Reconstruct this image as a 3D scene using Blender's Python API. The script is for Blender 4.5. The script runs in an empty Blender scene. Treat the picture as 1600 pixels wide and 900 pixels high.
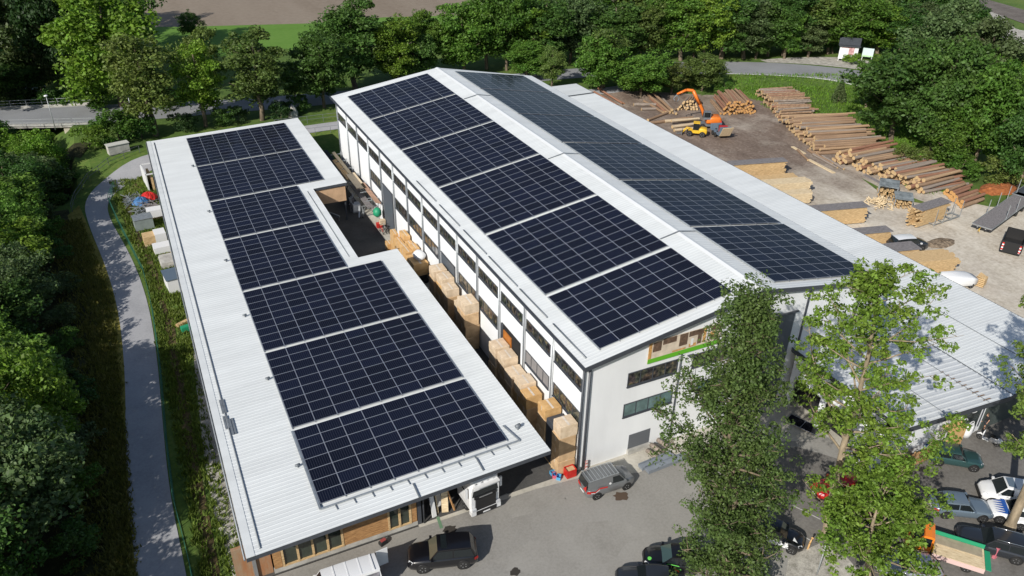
import bpy, bmesh, math, random
import numpy as np
from mathutils import Vector, Matrix
R = math.radians
SC = bpy.context.scene
COL = SC.collection
# ------------------------------------------------------------------ camera
CX, CY, CZ = -26.0516, -39.8599, 45.2368
YAW, PIT, ROL, FOC = R(26.3304), R(30.5009), R(1.0113), 1227.90   # focal length for a 1600 px wide frame
FWD = Vector((math.sin(YAW)*math.cos(PIT), math.cos(YAW)*math.cos(PIT), -math.sin(PIT)))
_r = Vector((math.cos(YAW), -math.sin(YAW), 0)); _u = _r.cross(FWD)
RGT = _r*math.cos(ROL) + _u*math.sin(ROL)
UPV = _u*math.cos(ROL) - _r*math.sin(ROL)
cam = bpy.data.cameras.new('camera'); co = bpy.data.objects.new('camera', cam); COL.objects.link(co)
cam.sensor_width = 36.0; cam.lens = 36.0*FOC/1600; cam.clip_start = .5; cam.clip_end = 3000
m = Matrix((RGT, UPV, -FWD)).transposed().to_4x4(); m.translation = (CX, CY, CZ); co.matrix_world = m
SC.camera = co
# ------------------------------------------------------------------ light
SUND = Vector((-1.3, -.8, 1.0)).normalized()          # towards the sun
W = bpy.data.worlds.new('World'); SC.world = W; W.use_nodes = True
nt = W.node_tree; bg = nt.nodes['Background']
sky = nt.nodes.new('ShaderNodeTexSky'); sky.sky_type = 'NISHITA'; sky.sun_disc = False
sky.sun_elevation = math.asin(SUND.z); sky.sun_rotation = math.atan2(SUND.x, SUND.y)
nt.links.new(sky.outputs[0], bg.inputs[0]); bg.inputs[1].default_value = .09
sl = bpy.data.lights.new('sun', 'SUN'); sl.energy = 4.6; sl.angle = R(.53); sl.color = (1, .95, .87)
so = bpy.data.objects.new('sun', sl); COL.objects.link(so); so.rotation_euler = (-SUND).to_track_quat('-Z', 'Y').to_euler()
SC.view_settings.view_transform = 'Standard'; SC.view_settings.look = 'None'
SC.view_settings.exposure = .12; SC.view_settings.gamma = 1
SC.render.engine = 'CYCLES'; SC.cycles.use_denoising = True
SC.cycles.max_bounces = 6; SC.cycles.diffuse_bounces = 3; SC.cycles.glossy_bounces = 3; SC.cycles.transmission_bounces = 3
SC.cycles.transparent_max_bounces = 6; SC.cycles.caustics_reflective = False; SC.cycles.caustics_refractive = False

# ------------------------------------------------------------------ terrain height
def sstep(t):
    t = max(0., min(1., t)); return t*t*(3-2*t)
def hgt(x, y):
    y0 = 80 - max(0, x-80)*.45
    h = 1.4*sstep((y-y0)/9)
    if y > 60:
        d = abs(x + 42.5 + (y-105)*.05)
        h -= 3.4*sstep((6.5-d)/4)*sstep((y-72)/12)
    return h
def ray(u, v):
    return FWD + RGT*((u-800)/FOC) + UPV*((450-v)/FOC)
def at(u, v, z=None):
    """a picture direction followed until height z, or until the terrain"""
    d = ray(u, v); zz = 0. if z is None else z
    for _ in range(6):
        t = (zz-CZ)/d.z; x, y = CX+d.x*t, CY+d.y*t
        if z is not None: break
        zz = hgt(x, y)
    return Vector((x, y, zz))

# ------------------------------------------------------------------ materials
MATS = {}
def nodes(m):
    m.use_nodes = True; n = m.node_tree; return n, n.nodes['Principled BSDF']
def mat(name, col, rough=.6, metal=0., amt=0., scale=3., col2=None, bump=0., bscale=None, coat=0., space='Object', detail=5., stretch=None, spec=.5):
    """principled surface whose colour wanders between two tones"""
    if name in MATS: return MATS[name]
    m = bpy.data.materials.new(name); n, p = nodes(m); L = n.links.new
    c = (*col, 1)
    p.inputs['Base Color'].default_value = c; p.inputs['Roughness'].default_value = rough; p.inputs['Metallic'].default_value = metal
    p.inputs['Coat Weight'].default_value = coat; p.inputs['Specular IOR Level'].default_value = spec
    if amt or col2 or bump:
        tc = n.nodes.new('ShaderNodeTexCoord'); src = tc.outputs[space] if space != 'World' else n.nodes.new('ShaderNodeNewGeometry').outputs['Position']
        if stretch:
            mp = n.nodes.new('ShaderNodeMapping'); mp.inputs['Scale'].default_value = stretch; L(src, mp.inputs[0]); src = mp.outputs[0]
        nz = n.nodes.new('ShaderNodeTexNoise'); nz.inputs['Scale'].default_value = scale; nz.inputs['Detail'].default_value = detail; nz.inputs['Roughness'].default_value = .62
        L(src, nz.inputs['Vector'])
        if amt or col2:
            rp = n.nodes.new('ShaderNodeValToRGB'); rp.color_ramp.elements[0].position = .32; rp.color_ramp.elements[1].position = .68
            a = tuple(max(0, x*(1-amt)) for x in col); b = col2 or tuple(min(1, x*(1+amt)) for x in col)
            rp.color_ramp.elements[0].color = (*a, 1); rp.color_ramp.elements[1].color = (*b, 1)
            L(nz.outputs['Fac'], rp.inputs[0]); L(rp.outputs[0], p.inputs['Base Color'])
        if bump:
            bp = n.nodes.new('ShaderNodeBump'); bp.inputs['Strength'].default_value = bump; bp.inputs['Distance'].default_value = .05
            s2 = nz.outputs['Fac']
            if bscale:
                n2 = n.nodes.new('ShaderNodeTexNoise'); n2.inputs['Scale'].default_value = bscale; n2.inputs['Detail'].default_value = 4; L(src, n2.inputs['Vector']); s2 = n2.outputs['Fac']
            L(s2, bp.inputs['Height']); L(bp.outputs[0], p.inputs['Normal'])
    MATS[name] = m; return m
def ground_mat(name, tones, scale=.2, fine=3., rough=.9, stretch=None, bump=.3, spots=None):
    """three tones mixed by a broad and a fine noise in world space"""
    m = bpy.data.materials.new(name); n, p = nodes(m); L = n.links.new
    g = n.nodes.new('ShaderNodeNewGeometry'); src = g.outputs['Position']
    if stretch:
        mp = n.nodes.new('ShaderNodeMapping'); mp.inputs['Rotation'].default_value = (0, 0, stretch[3]); mp.inputs['Scale'].default_value = stretch[:3]; L(src, mp.inputs[0]); src = mp.outputs[0]
    a = n.nodes.new('ShaderNodeTexNoise'); a.inputs['Scale'].default_value = scale; a.inputs['Detail'].default_value = 6; a.inputs['Roughness'].default_value = .6; L(src, a.inputs['Vector'])
    b = n.nodes.new('ShaderNodeTexNoise'); b.inputs['Scale'].default_value = fine; b.inputs['Detail'].default_value = 6; b.inputs['Roughness'].default_value = .7; L(g.outputs['Position'], b.inputs['Vector'])
    mx = n.nodes.new('ShaderNodeMath'); mx.operation = 'MULTIPLY_ADD'; mx.inputs[1].default_value = .45; L(b.outputs['Fac'], mx.inputs[0])
    m2 = n.nodes.new('ShaderNodeMath'); m2.operation = 'MULTIPLY'; m2.inputs[1].default_value = .55; L(a.outputs['Fac'], m2.inputs[0]); L(m2.outputs[0], mx.inputs[2])
    rp = n.nodes.new('ShaderNodeValToRGB'); e = rp.color_ramp.elements
    e[0].position = .36; e[0].color = (*tones[0], 1); e[1].position = .64; e[1].color = (*tones[2], 1)
    k = e.new(.5); k.color = (*tones[1], 1)
    L(mx.outputs[0], rp.inputs[0]); L(rp.outputs[0], p.inputs['Base Color']); p.inputs['Roughness'].default_value = rough; p.inputs['Specular IOR Level'].default_value = .25
    bp = n.nodes.new('ShaderNodeBump'); bp.inputs['Strength'].default_value = bump; bp.inputs['Distance'].default_value = .06
    L(b.outputs['Fac'], bp.inputs['Height']); L(bp.outputs[0], p.inputs['Normal'])
    MATS[name] = m; return m
def leaf_mat(name, tone=1., back=1.):
    """leaf green taken from the object's own colour, each leaf a little different"""
    m = bpy.data.materials.new(name); m.use_nodes = True; n = m.node_tree; L = n.links.new
    p = n.nodes['Principled BSDF']; out = n.nodes['Material Output']
    oi = n.nodes.new('ShaderNodeObjectInfo'); g = n.nodes.new('ShaderNodeNewGeometry')
    hv = n.nodes.new('ShaderNodeHueSaturation'); L(oi.outputs['Color'], hv.inputs['Color'])
    mr = n.nodes.new('ShaderNodeMapRange'); mr.inputs[3].default_value = .6; mr.inputs[4].default_value = 1.5; L(g.outputs['Random Per Island'], mr.inputs[0]); L(mr.outputs[0], hv.inputs['Value'])
    m3 = n.nodes.new('ShaderNodeMapRange'); m3.inputs[3].default_value = .47; m3.inputs[4].default_value = .52
    nz = n.nodes.new('ShaderNodeTexNoise'); nz.inputs['Scale'].default_value = .45; L(g.outputs['Position'], nz.inputs['Vector']); L(nz.outputs['Fac'], m3.inputs[0]); L(m3.outputs[0], hv.inputs['Hue'])
    L(hv.outputs[0], p.inputs['Base Color']); p.inputs['Roughness'].default_value = .55; p.inputs['Specular IOR Level'].default_value = .3
    tr = n.nodes.new('ShaderNodeBsdfTranslucent'); gm = n.nodes.new('ShaderNodeMixRGB'); gm.blend_type = 'MULTIPLY'; gm.inputs[0].default_value = 1; gm.inputs[2].default_value = (1.25, 1.5, .5, 1); L(hv.outputs[0], gm.inputs[1]); L(gm.outputs[0], tr.inputs[0])
    mx = n.nodes.new('ShaderNodeMixShader'); mx.inputs[0].default_value = .3; L(p.outputs[0], mx.inputs[1]); L(tr.outputs[0], mx.inputs[2]); L(mx.outputs[0], out.inputs[0])
    MATS[name] = m; return m

# ------------------------------------------------------------------ mesh helpers
class MB:
    def __init__(s): s.v = []; s.f = []; s.m = []; s.smooth = []
    def face(s, pts, mi=0, sm=False):
        b = len(s.v); s.v += [tuple(p) for p in pts]; s.f.append(tuple(range(b, b+len(pts)))); s.m.append(mi); s.smooth.append(sm)
    def box(s, x0, x1, y0, y1, z0, z1, mi=0, T=None, top=None):
        P = [(x0,y0,z0),(x1,y0,z0),(x1,y1,z0),(x0,y1,z0),(x0,y0,z1),(x1,y0,z1),(x1,y1,z1),(x0,y1,z1)]
        if T is not None: P = [tuple(T @ Vector(p)) for p in P]
        b = len(s.v); s.v += P
        for i, f in enumerate(((3,2,1,0),(4,5,6,7),(0,1,5,4),(1,2,6,5),(2,3,7,6),(3,0,4,7))):
            s.f.append(tuple(b+k for k in f)); s.m.append(top if (top is not None and i == 1) else mi); s.smooth.append(False)
    def bar(s, a, b, r, mi=0, n=6, r2=None, caps=True, sm=True):
        a, b = Vector(a), Vector(b); d = b-a
        if d.length < 1e-6: return
        r2 = r if r2 is None else r2
        q = d.to_track_quat('Z', 'Y'); X = q @ Vector((1,0,0)); Y = q @ Vector((0,1,0)); k = len(s.v)
        for c, rr in ((a, r), (b, r2)):
            for i in range(n):
                t = 2*math.pi*i/n; s.v.append(tuple(c + X*(rr*math.cos(t)) + Y*(rr*math.sin(t))))
        for i in range(n):
            j = (i+1) % n; s.f.append((k+i, k+j, k+n+j, k+n+i)); s.m.append(mi); s.smooth.append(sm)
        if caps:
            s.f.append(tuple(k+n-1-i for i in range(n))); s.m.append(mi if caps is True else caps); s.smooth.append(False)
            s.f.append(tuple(k+n+i for i in range(n))); s.m.append(mi if caps is True else caps); s.smooth.append(False)
    def tube(s, pts, rs, mi=0, n=6):
        for i in range(len(pts)-1): s.bar(pts[i], pts[i+1], rs[i], mi, n, rs[i+1], caps=(i == len(pts)-2))
    def beam(s, a, b, w, h, mi=0, up=(0,0,1)):
        a, b = Vector(a), Vector(b); d = (b-a).normalized(); S = d.cross(Vector(up))
        if S.length < 1e-4: S = Vector((1,0,0))
        S.normalize(); U = S.cross(d); k = len(s.v)
        for c in (a, b):
            for sx, sy in ((-1,-1),(1,-1),(1,1),(-1,1)): s.v.append(tuple(c + S*(sx*w/2) + U*(sy*h/2)))
        for f in ((0,1,2,3),(7,6,5,4),(0,4,5,1),(1,5,6,2),(2,6,7,3),(3,7,4,0)): s.f.append(tuple(k+i for i in f)); s.m.append(mi); s.smooth.append(False)
    def loft(s, rings, mi=0, close=True, caps=True, sm=True):
        k = len(s.v); n = len(rings[0])
        for r in rings: s.v += [tuple(p) for p in r]
        for i in range(len(rings)-1):
            for j in range(n if close else n-1):
                a = k+i*n+j; b = k+i*n+(j+1) % n; s.f.append((a, b, b+n, a+n)); s.m.append(mi); s.smooth.append(sm)
        if caps:
            s.f.append(tuple(k+n-1-i for i in range(n))); s.m.append(mi); s.smooth.append(False)
            e = k+(len(rings)-1)*n; s.f.append(tuple(e+i for i in range(n))); s.m.append(mi); s.smooth.append(False)
    def prism(s, outline, z0, z1, mi=0, top=None):
        n = len(outline); s.face([(x, y, z1) for x, y in outline], mi if top is None else top); s.face([(x, y, z0) for x, y in reversed(outline)], mi)
        for i in range(n):
            a, b = outline[i], outline[(i+1) % n]; s.face([(*a, z0), (*b, z0), (*b, z1), (*a, z1)], mi)
    def lathe(s, prof, mi=0, n=16, axis='Z', c=(0,0,0), sm=True):
        rings = []
        for r, z in prof:
            ring = []
            for i in range(n):
                t = 2*math.pi*i/n; a, b = r*math.cos(t), r*math.sin(t)
                p = (a, b, z) if axis == 'Z' else ((a, z, b) if axis == 'Y' else (z, a, b))
                ring.append((p[0]+c[0], p[1]+c[1], p[2]+c[2]))
            rings.append(ring)
        s.loft(rings, mi, True, True, sm)
    def mesh(s, name, mats):
        me = bpy.data.meshes.new(name); me.from_pydata(s.v, [], s.f)
        for q in (mats if isinstance(mats, (list, tuple)) else [mats]): me.materials.append(q)
        me.polygons.foreach_set('material_index', s.m); me.polygons.foreach_set('use_smooth', s.smooth); me.update(); return me
    def build(s, name, mats, parent=None, loc=None, rz=None):
        return link(name, s.mesh(name, mats), parent, loc, rz)
def link(name, me, parent=None, loc=None, rz=None):
    o = bpy.data.objects.new(name, me); COL.objects.link(o)
    if parent is not None: o.parent = parent
    if loc is not None: o.location = loc
    if rz is not None: o.rotation_euler = (0, 0, rz)
    return o
def tag(o, label=None, cat=None, group=None, kind=None):
    for k, v in (('label', label), ('category', cat), ('group', group), ('kind', kind)):
        if v: o[k] = v
    return o
def thing(name, label, cat, loc=(0,0,0), rz=0., group=None):
    return tag(link(name, None, None, loc, rz), label, cat, group)
def copy_tree(o, parent=None):
    c = o.copy(); COL.objects.link(c); c.parent = parent
    for ch in list(o.children): copy_tree(ch, c)
    return c
def text_mesh(body, size, name, material, parent, loc, rot, ext=.004):
    cu = bpy.data.curves.new(name, 'FONT'); cu.body = body; cu.size = size; cu.extrude = ext; cu.align_x = 'CENTER'; cu.align_y = 'CENTER'
    t = bpy.data.objects.new(name, cu); me = bpy.data.meshes.new_from_object(t); bpy.data.objects.remove(t); bpy.data.curves.remove(cu)
    me.materials.append(material); o = link(name, me, parent, loc); o.rotation_euler = rot; return o
def sheet(name, outline, material, dz=.02, step=None, kind='structure'):
    """ground covering: an outline filled and draped on the terrain"""
    bm = bmesh.new(); vs = [bm.verts.new((x, y, 0)) for x, y in outline]; bm.faces.new(vs)
    if step:
        xs = [p[0] for p in outline]; ys = [p[1] for p in outline]
        for ax, lo, hi in ((0, min(xs), max(xs)), (1, min(ys), max(ys))):
            k = lo+step
            while k < hi:
                pc = (k,0,0) if ax == 0 else (0,k,0); pn = (1,0,0) if ax == 0 else (0,1,0)
                bmesh.ops.bisect_plane(bm, geom=bm.verts[:]+bm.edges[:]+bm.faces[:], plane_co=pc, plane_no=pn); k += step
    for v in bm.verts: v.co.z = hgt(v.co.x, v.co.y)+dz
    bm.normal_update()
    for f in bm.faces:
        if f.normal.z < 0: f.normal_flip()
    me = bpy.data.meshes.new(name); bm.to_mesh(me); bm.free(); me.materials.append(material)
    return tag(link(name, me), kind=kind)
def ribbon(name, left, right, material, dz=.03, n=60, hz=None):
    """road or path between two edge lines, draped on the terrain"""
    def samp(pl, t):
        P = [Vector((p[0], p[1])) for p in pl]; d = [0]
        for i in range(len(P)-1): d.append(d[-1]+(P[i+1]-P[i]).length)
        s = t*d[-1]
        for i in range(len(P)-1):
            if s <= d[i+1]+1e-9: return P[i].lerp(P[i+1], (s-d[i])/max(1e-9, d[i+1]-d[i]))
        return P[-1]
    def smooth(pl):
        for _ in range(3):
            q = [pl[0]]
            for i in range(len(pl)-1):
                a, b = Vector(pl[i][:2]), Vector(pl[i+1][:2]); q += [tuple(a.lerp(b, .25)), tuple(a.lerp(b, .75))]
            q.append(pl[-1]); pl = q
        return pl
    left, right = smooth(left), smooth(right); mb = MB()
    for i in range(n):
        row = []
        for t in (i/n, (i+1)/n):
            a, b = samp(left, t), samp(right, t); row.append([a.lerp(b, k/4) for k in range(5)])
        for k in range(4):
            q = [row[0][k], row[0][k+1], row[1][k+1], row[1][k]]
            mb.face([(p.x, p.y, (hgt(p.x, p.y) if hz is None else hz(p.x, p.y))+dz) for p in q])
    o = mb.build(name, material); bm = bmesh.new(); bm.from_mesh(o.data); bmesh.ops.remove_doubles(bm, verts=bm.verts, dist=.001); bmesh.ops.recalc_face_normals(bm, faces=bm.faces)
    if sum(f.normal.z for f in bm.faces) < 0: bmesh.ops.reverse_faces(bm, faces=bm.faces)
    bm.to_mesh(o.data); bm.free(); return tag(o, kind='structure')
# ------------------------------------------------------------------ common materials
WHITE = mat('white_sheet_metal', (.66,.685,.687), .45, 0, .07, .5, space='World', spec=.3, stretch=(.25,1.4,1))
WHITE2 = mat('white_ridge_metal', (.72,.74,.75), .42, 0, .03, .5, space='World', spec=.35)
RENDER = mat('white_render_wall', (.76,.78,.80), .8, 0, .06, .3, space='World', stretch=(1,1,.35))
ANTH = mat('anthracite_metal', (.055,.062,.075), .45, 0, .12, 2)
GREYM = mat('grey_metal', (.2,.22,.24), .5, .3, .2, 3)
GALV = mat('galvanised_steel', (.42,.45,.47), .42, .6, .2, 4)
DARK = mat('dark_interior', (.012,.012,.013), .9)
BLACKP = mat('black_plastic', (.015,.015,.016), .5)
RUBBER = mat('tyre_rubber', (.018,.018,.018), .85)
ALLOY = mat('alloy_rim', (.45,.46,.48), .3, .8)
CHROME = mat('chrome_trim', (.6,.62,.65), .15, .9)
GLASSC = mat('car_glass', (.012,.016,.018), .06, 0, coat=.3)
TEAL = mat('tinted_windscreen', (.04,.07,.065), .06, 0, coat=.3)
LAMPW = mat('headlight_lens', (.65,.67,.7), .12, .2)
LAMPR = mat('tail_light_lens', (.35,.015,.012), .2)
CONC = ground_mat('concrete_slab', [(.34,.32,.275),(.46,.435,.375),(.54,.515,.455)], .35, 4, .9)
CONCW = mat('cast_concrete', (.42,.41,.38), .9, 0, .25, 1.2, space='World')
WOOD = mat('fresh_sawn_timber', (.55,.36,.17), .75, 0, .3, 2.2, stretch=(1,7,7), col2=(.72,.52,.28))
WOODP = mat('pale_sawn_timber', (.62,.47,.28), .75, 0, .22, 2., stretch=(1,6,6), col2=(.80,.66,.44))
LARCH = mat('larch_cladding', (.38,.19,.075), .7, 0, .4, 1.6, stretch=(1,8,8), col2=(.55,.31,.13))
GREYWOOD = mat('weathered_boards', (.16,.15,.15), .85, 0, .3, 2, stretch=(1,6,6), col2=(.27,.25,.25))
CARD = mat('brown_cardboard', (.50,.33,.18), .85, 0, .16, 1.3, col2=(.64,.45,.26))
CARDP = mat('pale_cardboard', (.60,.46,.31), .8, 0, .12, 1.5, col2=(.74,.60,.44))
TAPE = mat('packing_film', (.62,.55,.47), .35, 0, .2, 4)
PLASTW = mat('white_plastic', (.74,.75,.76), .5)
REDP = mat('red_paint', (.5,.02,.015), .4, 0, .15, 3)
BLUEP = mat('blue_paint', (.03,.14,.45), .45, 0, .15, 3)
CYANP = mat('light_blue_plastic', (.08,.32,.55), .5)
YELP = mat('yellow_paint', (.72,.45,.03), .45, 0, .15, 2)
ORANP = mat('orange_paint', (.75,.19,.025), .4, 0, .08, 2)
GREENP = mat('green_plastic', (.02,.28,.14), .5)
BARK = mat('tree_bark', (.11,.085,.06), .95, 0, .4, 3, col2=(.24,.19,.13), stretch=(1,1,.3), bump=.5)
BARKP = mat('pale_bark', (.26,.21,.14), .95, 0, .35, 3, col2=(.36,.29,.20), stretch=(1,1,.25), bump=.5)
LEAF = leaf_mat('leaf_green')

# ------------------------------------------------------------------ ground sheets
def axis(lo, a, b, hi, f, c):
    return list(np.arange(lo, a, c)) + list(np.arange(a, b, f)) + list(np.arange(b, hi+.1, c))
xs = axis(-300, -72, 150, 520, 2., 12.); ys = axis(-120, -40, 152, 560, 2., 12.)
tv = [(x, y, hgt(x, y)) for y in ys for x in xs]; nx = len(xs)
tf = [(j*nx+i, j*nx+i+1, (j+1)*nx+i+1, (j+1)*nx+i) for j in range(len(ys)-1) for i in range(nx-1)]
GRASSG = ground_mat('meadow_grass', [(.048,.085,.018),(.085,.145,.027),(.15,.185,.045)], .09, 1.6, .95, bump=.6)
me = bpy.data.meshes.new('grass_ground'); me.from_pydata(tv, [], tf); me.materials.append(GRASSG); tag(link('grass_ground', me), kind='structure')
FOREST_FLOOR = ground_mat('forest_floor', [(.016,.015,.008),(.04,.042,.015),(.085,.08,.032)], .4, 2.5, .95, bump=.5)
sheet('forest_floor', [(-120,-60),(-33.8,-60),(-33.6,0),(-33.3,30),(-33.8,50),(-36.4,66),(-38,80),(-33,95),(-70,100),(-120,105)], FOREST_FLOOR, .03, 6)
VERGE = ground_mat('dry_verge_grass', [(.09,.09,.018),(.20,.175,.036),(.32,.26,.07)], .3, 2.5, .95, bump=.6)
sheet('dry_verge', [(-34.5,-8),(-32.7,-8),(-32.7,20),(-32.2,30),(-32.2,40),(-32.9,51),(-35,67),(-35.8,73),(-37.2,70),(-35.2,52),(-34.3,40),(-34.6,28),(-34.0,20),(-34.5,8)], VERGE, .035, 6)
ASPH = ground_mat('asphalt_yard', [(.215,.205,.188),(.275,.266,.246),(.315,.305,.283)], .14, 5, .92, stretch=(1,.32,1,R(24)), bump=.1)
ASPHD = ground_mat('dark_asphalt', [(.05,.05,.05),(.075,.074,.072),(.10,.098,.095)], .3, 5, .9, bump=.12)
ASPHR = ground_mat('road_asphalt', [(.20,.205,.212),(.245,.252,.265),(.28,.288,.30)], .12, 4, .9, bump=.1)
ASPHP = ground_mat('parking_asphalt', [(.12,.112,.102),(.165,.156,.144),(.21,.20,.185)], .25, 4, .92, bump=.12)
sheet('asphalt_yard', [(-25.4,-40),(52,-40),(52,-9.5),(48,-9.5),(34.6,-9.5),(34.6,.3),(-25.4,.3)], ASPH, .02)
sheet('parking_ground', [(9.5,-40),(52,-40),(52,-9.4),(22,-9.4),(18.5,-5.0),(14,-4.4),(11.5,-8)], ASPHP, .026)
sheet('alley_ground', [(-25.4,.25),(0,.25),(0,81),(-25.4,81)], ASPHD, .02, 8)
sheet('concrete_apron', [(-13.6,.1),(-3.9,-.05),(.2,-.45),(4.5,-1.95),(10,-1.65),(17,-3.6),(20.2,-5),(21.8,-4.6),(21.8,-9.9),(34.5,-9.9),(34.5,.4),(-13.6,.4)], CONC, .03)
sheet('alley_kerb_slab', [(-1.45,30),(0,30),(0,71),(-1.25,71)], CONC, .026)
GRAV = ground_mat('pale_gravel', [(.20,.19,.16),(.40,.38,.34),(.56,.54,.48)], 1.2, 9, .95, bump=.5)
sheet('gravel_bed', [(8.2,-14.9),(9.5,-13.75),(12.6,-13.75),(13.5,-14.6),(12.4,-22),(7,-22)], GRAV, .034)
sheet('gravel_strip', [(-26.6,-2),(-25.4,-2),(-25.4,33),(-25.9,33),(-26.5,24),(-27.0,16),(-27.2,8)], GRAV, .03)
EARTH = ground_mat('bare_earth_strip', [(.045,.035,.016),(.09,.066,.03),(.14,.11,.055)], .8, 4, .95, bump=.5)
sheet('earth_strip', [(-28.5,2),(-27.6,2),(-27.4,10),(-27.6,20),(-27.5,30),(-27.3,40),(-27.6,50),(-29,62),(-30,72),(-28,78),(-26,81),(-26,79),(-28.6,74),(-28.4,64),(-27,52),(-26.6,40),(-26.9,28),(-26.9,14)][::1], EARTH, .036, 5) if False else None
ribbon('earth_strip', [(-28.5,1),(-28.4,15),(-28.2,30),(-28.1,42),(-29.1,54),(-30.8,66),(-30.6,74),(-27.5,80)], [(-27.6,1),(-27.5,15),(-27.3,30),(-27.2,42),(-28.2,54),(-29.7,66),(-29.3,73),(-26.6,78)], EARTH, .036)
PATHM = ground_mat('grey_path_asphalt', [(.28,.282,.295),(.35,.352,.366),(.40,.40,.41)], .3, 5, .92, bump=.1)
ribbon('foot_path', [(-32.7,-8),(-32.8,4),(-33,12),(-32.8,19),(-32.3,28),(-32.2,40),(-32.9,51),(-34.8,66),(-35.3,74),(-33,80.5),(-29.6,84.6),(-26,86.5),(-14,88.4),(0,89.2),(8,89.2),(20,89),(60,88.6)],
       [(-29.6,-8),(-29.7,3),(-30,11),(-29.8,19),(-29.3,31),(-29.3,43),(-30.3,54.5),(-32.5,68),(-32.2,73.5),(-30,77.5),(-26.6,81.6),(-24,83),(-14,85.4),(0,86.3),(8,86.2),(20,86.2),(60,86)], PATHM, .04, 110)
ribbon('main_road', [(-120,139),(-85,129),(-47,117.2),(-31,114.2),(-14,109.2),(3,106.6),(20,105),(45,104.4),(62,102.6),(80,99.9),(92,95.2),(102,90),(110,83),(117,74),(124,62),(130,46)],
       [(-120,129),(-85,120),(-45,107.6),(-31.2,103.2),(-14.7,101.4),(1.3,99.2),(18,98),(42,97.6),(57,96.6),(74,92.8),(85,88),(95,82.2),(104,76),(110,68),(116,58),(121,44)], ASPHR, .05, 140, hz=lambda x, y: 1.41 if x < -26 else hgt(x, y))
PALEL = mat('road_edge_line', (.6,.6,.57), .8, 0, .15, 1.5)
ribbon('road_edge_line', [(60,96.5),(74,92.9),(85,88.1),(95,82.3),(104,76.1),(110,68)], [(60,96.15),(74,92.5),(84.8,87.75),(94.75,82),(103.7,75.85),(109.6,68)], PALEL, .056, 60)
ribbon('lay_by', [(100,93.5),(108,92.5),(118,89),(122,84),(123,79)], [(100,91.2),(107,87),(113,81),(117,75),(119,71)], GRAV, .045, 40)
FIELD = ground_mat('ploughed_field', [(.19,.15,.11),(.24,.195,.15),(.275,.23,.18)], .05, .9, .95, stretch=(1,.12,1,R(-14)), bump=.3)
sheet('ploughed_field', [(-140,213),(-6,172),(17,166),(37,166),(53,162),(80,156),(160,140),(330,230),(330,420),(-200,420)], FIELD, .05, 30)
CROP = ground_mat('young_crop_strip', [(.088,.18,.026),(.108,.22,.032),(.13,.24,.042)], .06, 1.2, .95, stretch=(.15,1,1,R(-14)), bump=.4)
sheet('green_crop_strip', [(-140,180),(-30,150),(-8,141),(20,139),(60,136),(150,120),(160,140),(80,156),(53,162),(37,166),(17,166),(-6,172),(-140,213)], CROP, .045, 20)
# log yard: brown mud at the far end, pale trampled gravel at the near end
m = bpy.data.materials.new('yard_mud_and_gravel'); n, p = nodes(m); L = n.links.new
g = n.nodes.new('ShaderNodeNewGeometry'); sx = n.nodes.new('ShaderNodeSeparateXYZ'); L(g.outputs['Position'], sx.inputs[0])
def _nz(s, d=6, st=None):
    k = n.nodes.new('ShaderNodeTexNoise'); k.inputs['Scale'].default_value = s; k.inputs['Detail'].default_value = d; k.inputs['Roughness'].default_value = .65
    if st:
        q = n.nodes.new('ShaderNodeMapping'); q.inputs['Rotation'].default_value = (0,0,st[1]); q.inputs['Scale'].default_value = st[0]; L(g.outputs['Position'], q.inputs[0]); L(q.outputs[0], k.inputs['Vector'])
    else: L(g.outputs['Position'], k.inputs['Vector'])
    return k
def _ramp(src, cols):
    r = n.nodes.new('ShaderNodeValToRGB'); e = r.color_ramp.elements; e[0].position = cols[0][0]; e[0].color = (*cols[0][1],1); e[1].position = cols[-1][0]; e[1].color = (*cols[-1][1],1)
    for q in cols[1:-1]: k = e.new(q[0]); k.color = (*q[1],1)
    L(src, r.inputs[0]); return r
fine = _nz(2.2); track = _nz(.3, 6, ((1,.4,1), R(12))); broad = _nz(.09, 5)
mm = n.nodes.new('ShaderNodeMath'); mm.operation = 'ADD'; L(fine.outputs['Fac'], mm.inputs[0]); L(track.outputs['Fac'], mm.inputs[1])
m5 = n.nodes.new('ShaderNodeMath'); m5.operation = 'MULTIPLY'; m5.inputs[1].default_value = .5; L(mm.outputs[0], m5.inputs[0])
A = _ramp(m5.outputs[0], [(.36,(.105,.073,.055)),(.48,(.165,.122,.095)),(.56,(.225,.172,.135)),(.66,(.33,.27,.22))])
B = _ramp(m5.outputs[0], [(.36,(.36,.305,.235)),(.46,(.50,.45,.37)),(.56,(.60,.55,.465)),(.66,(.66,.62,.55))])
ma = n.nodes.new('ShaderNodeMapRange'); ma.inputs[1].default_value = 26; ma.inputs[2].default_value = 46; L(sx.outputs['Y'], ma.inputs[0])
mb_ = n.nodes.new('ShaderNodeMath'); mb_.operation = 'MULTIPLY_ADD'; mb_.inputs[1].default_value = 2.2; mb_.inputs[2].default_value = -1.1; L(broad.outputs['Fac'], mb_.inputs[0])
mc = n.nodes.new('ShaderNodeMath'); mc.use_clamp = True; L(ma.outputs[0], mc.inputs[0]); L(mb_.outputs[0], mc.inputs[1])
mx = n.nodes.new('ShaderNodeMixRGB'); L(mc.outputs[0], mx.inputs[0]); L(B.outputs[0], mx.inputs[1]); L(A.outputs[0], mx.inputs[2]); L(mx.outputs[0], p.inputs['Base Color'])
p.inputs['Roughness'].default_value = .92; bp = n.nodes.new('ShaderNodeBump'); bp.inputs['Strength'].default_value = .5; bp.inputs['Distance'].default_value = .08; L(m5.outputs[0], bp.inputs['Height']); L(bp.outputs[0], p.inputs['Normal'])
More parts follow.
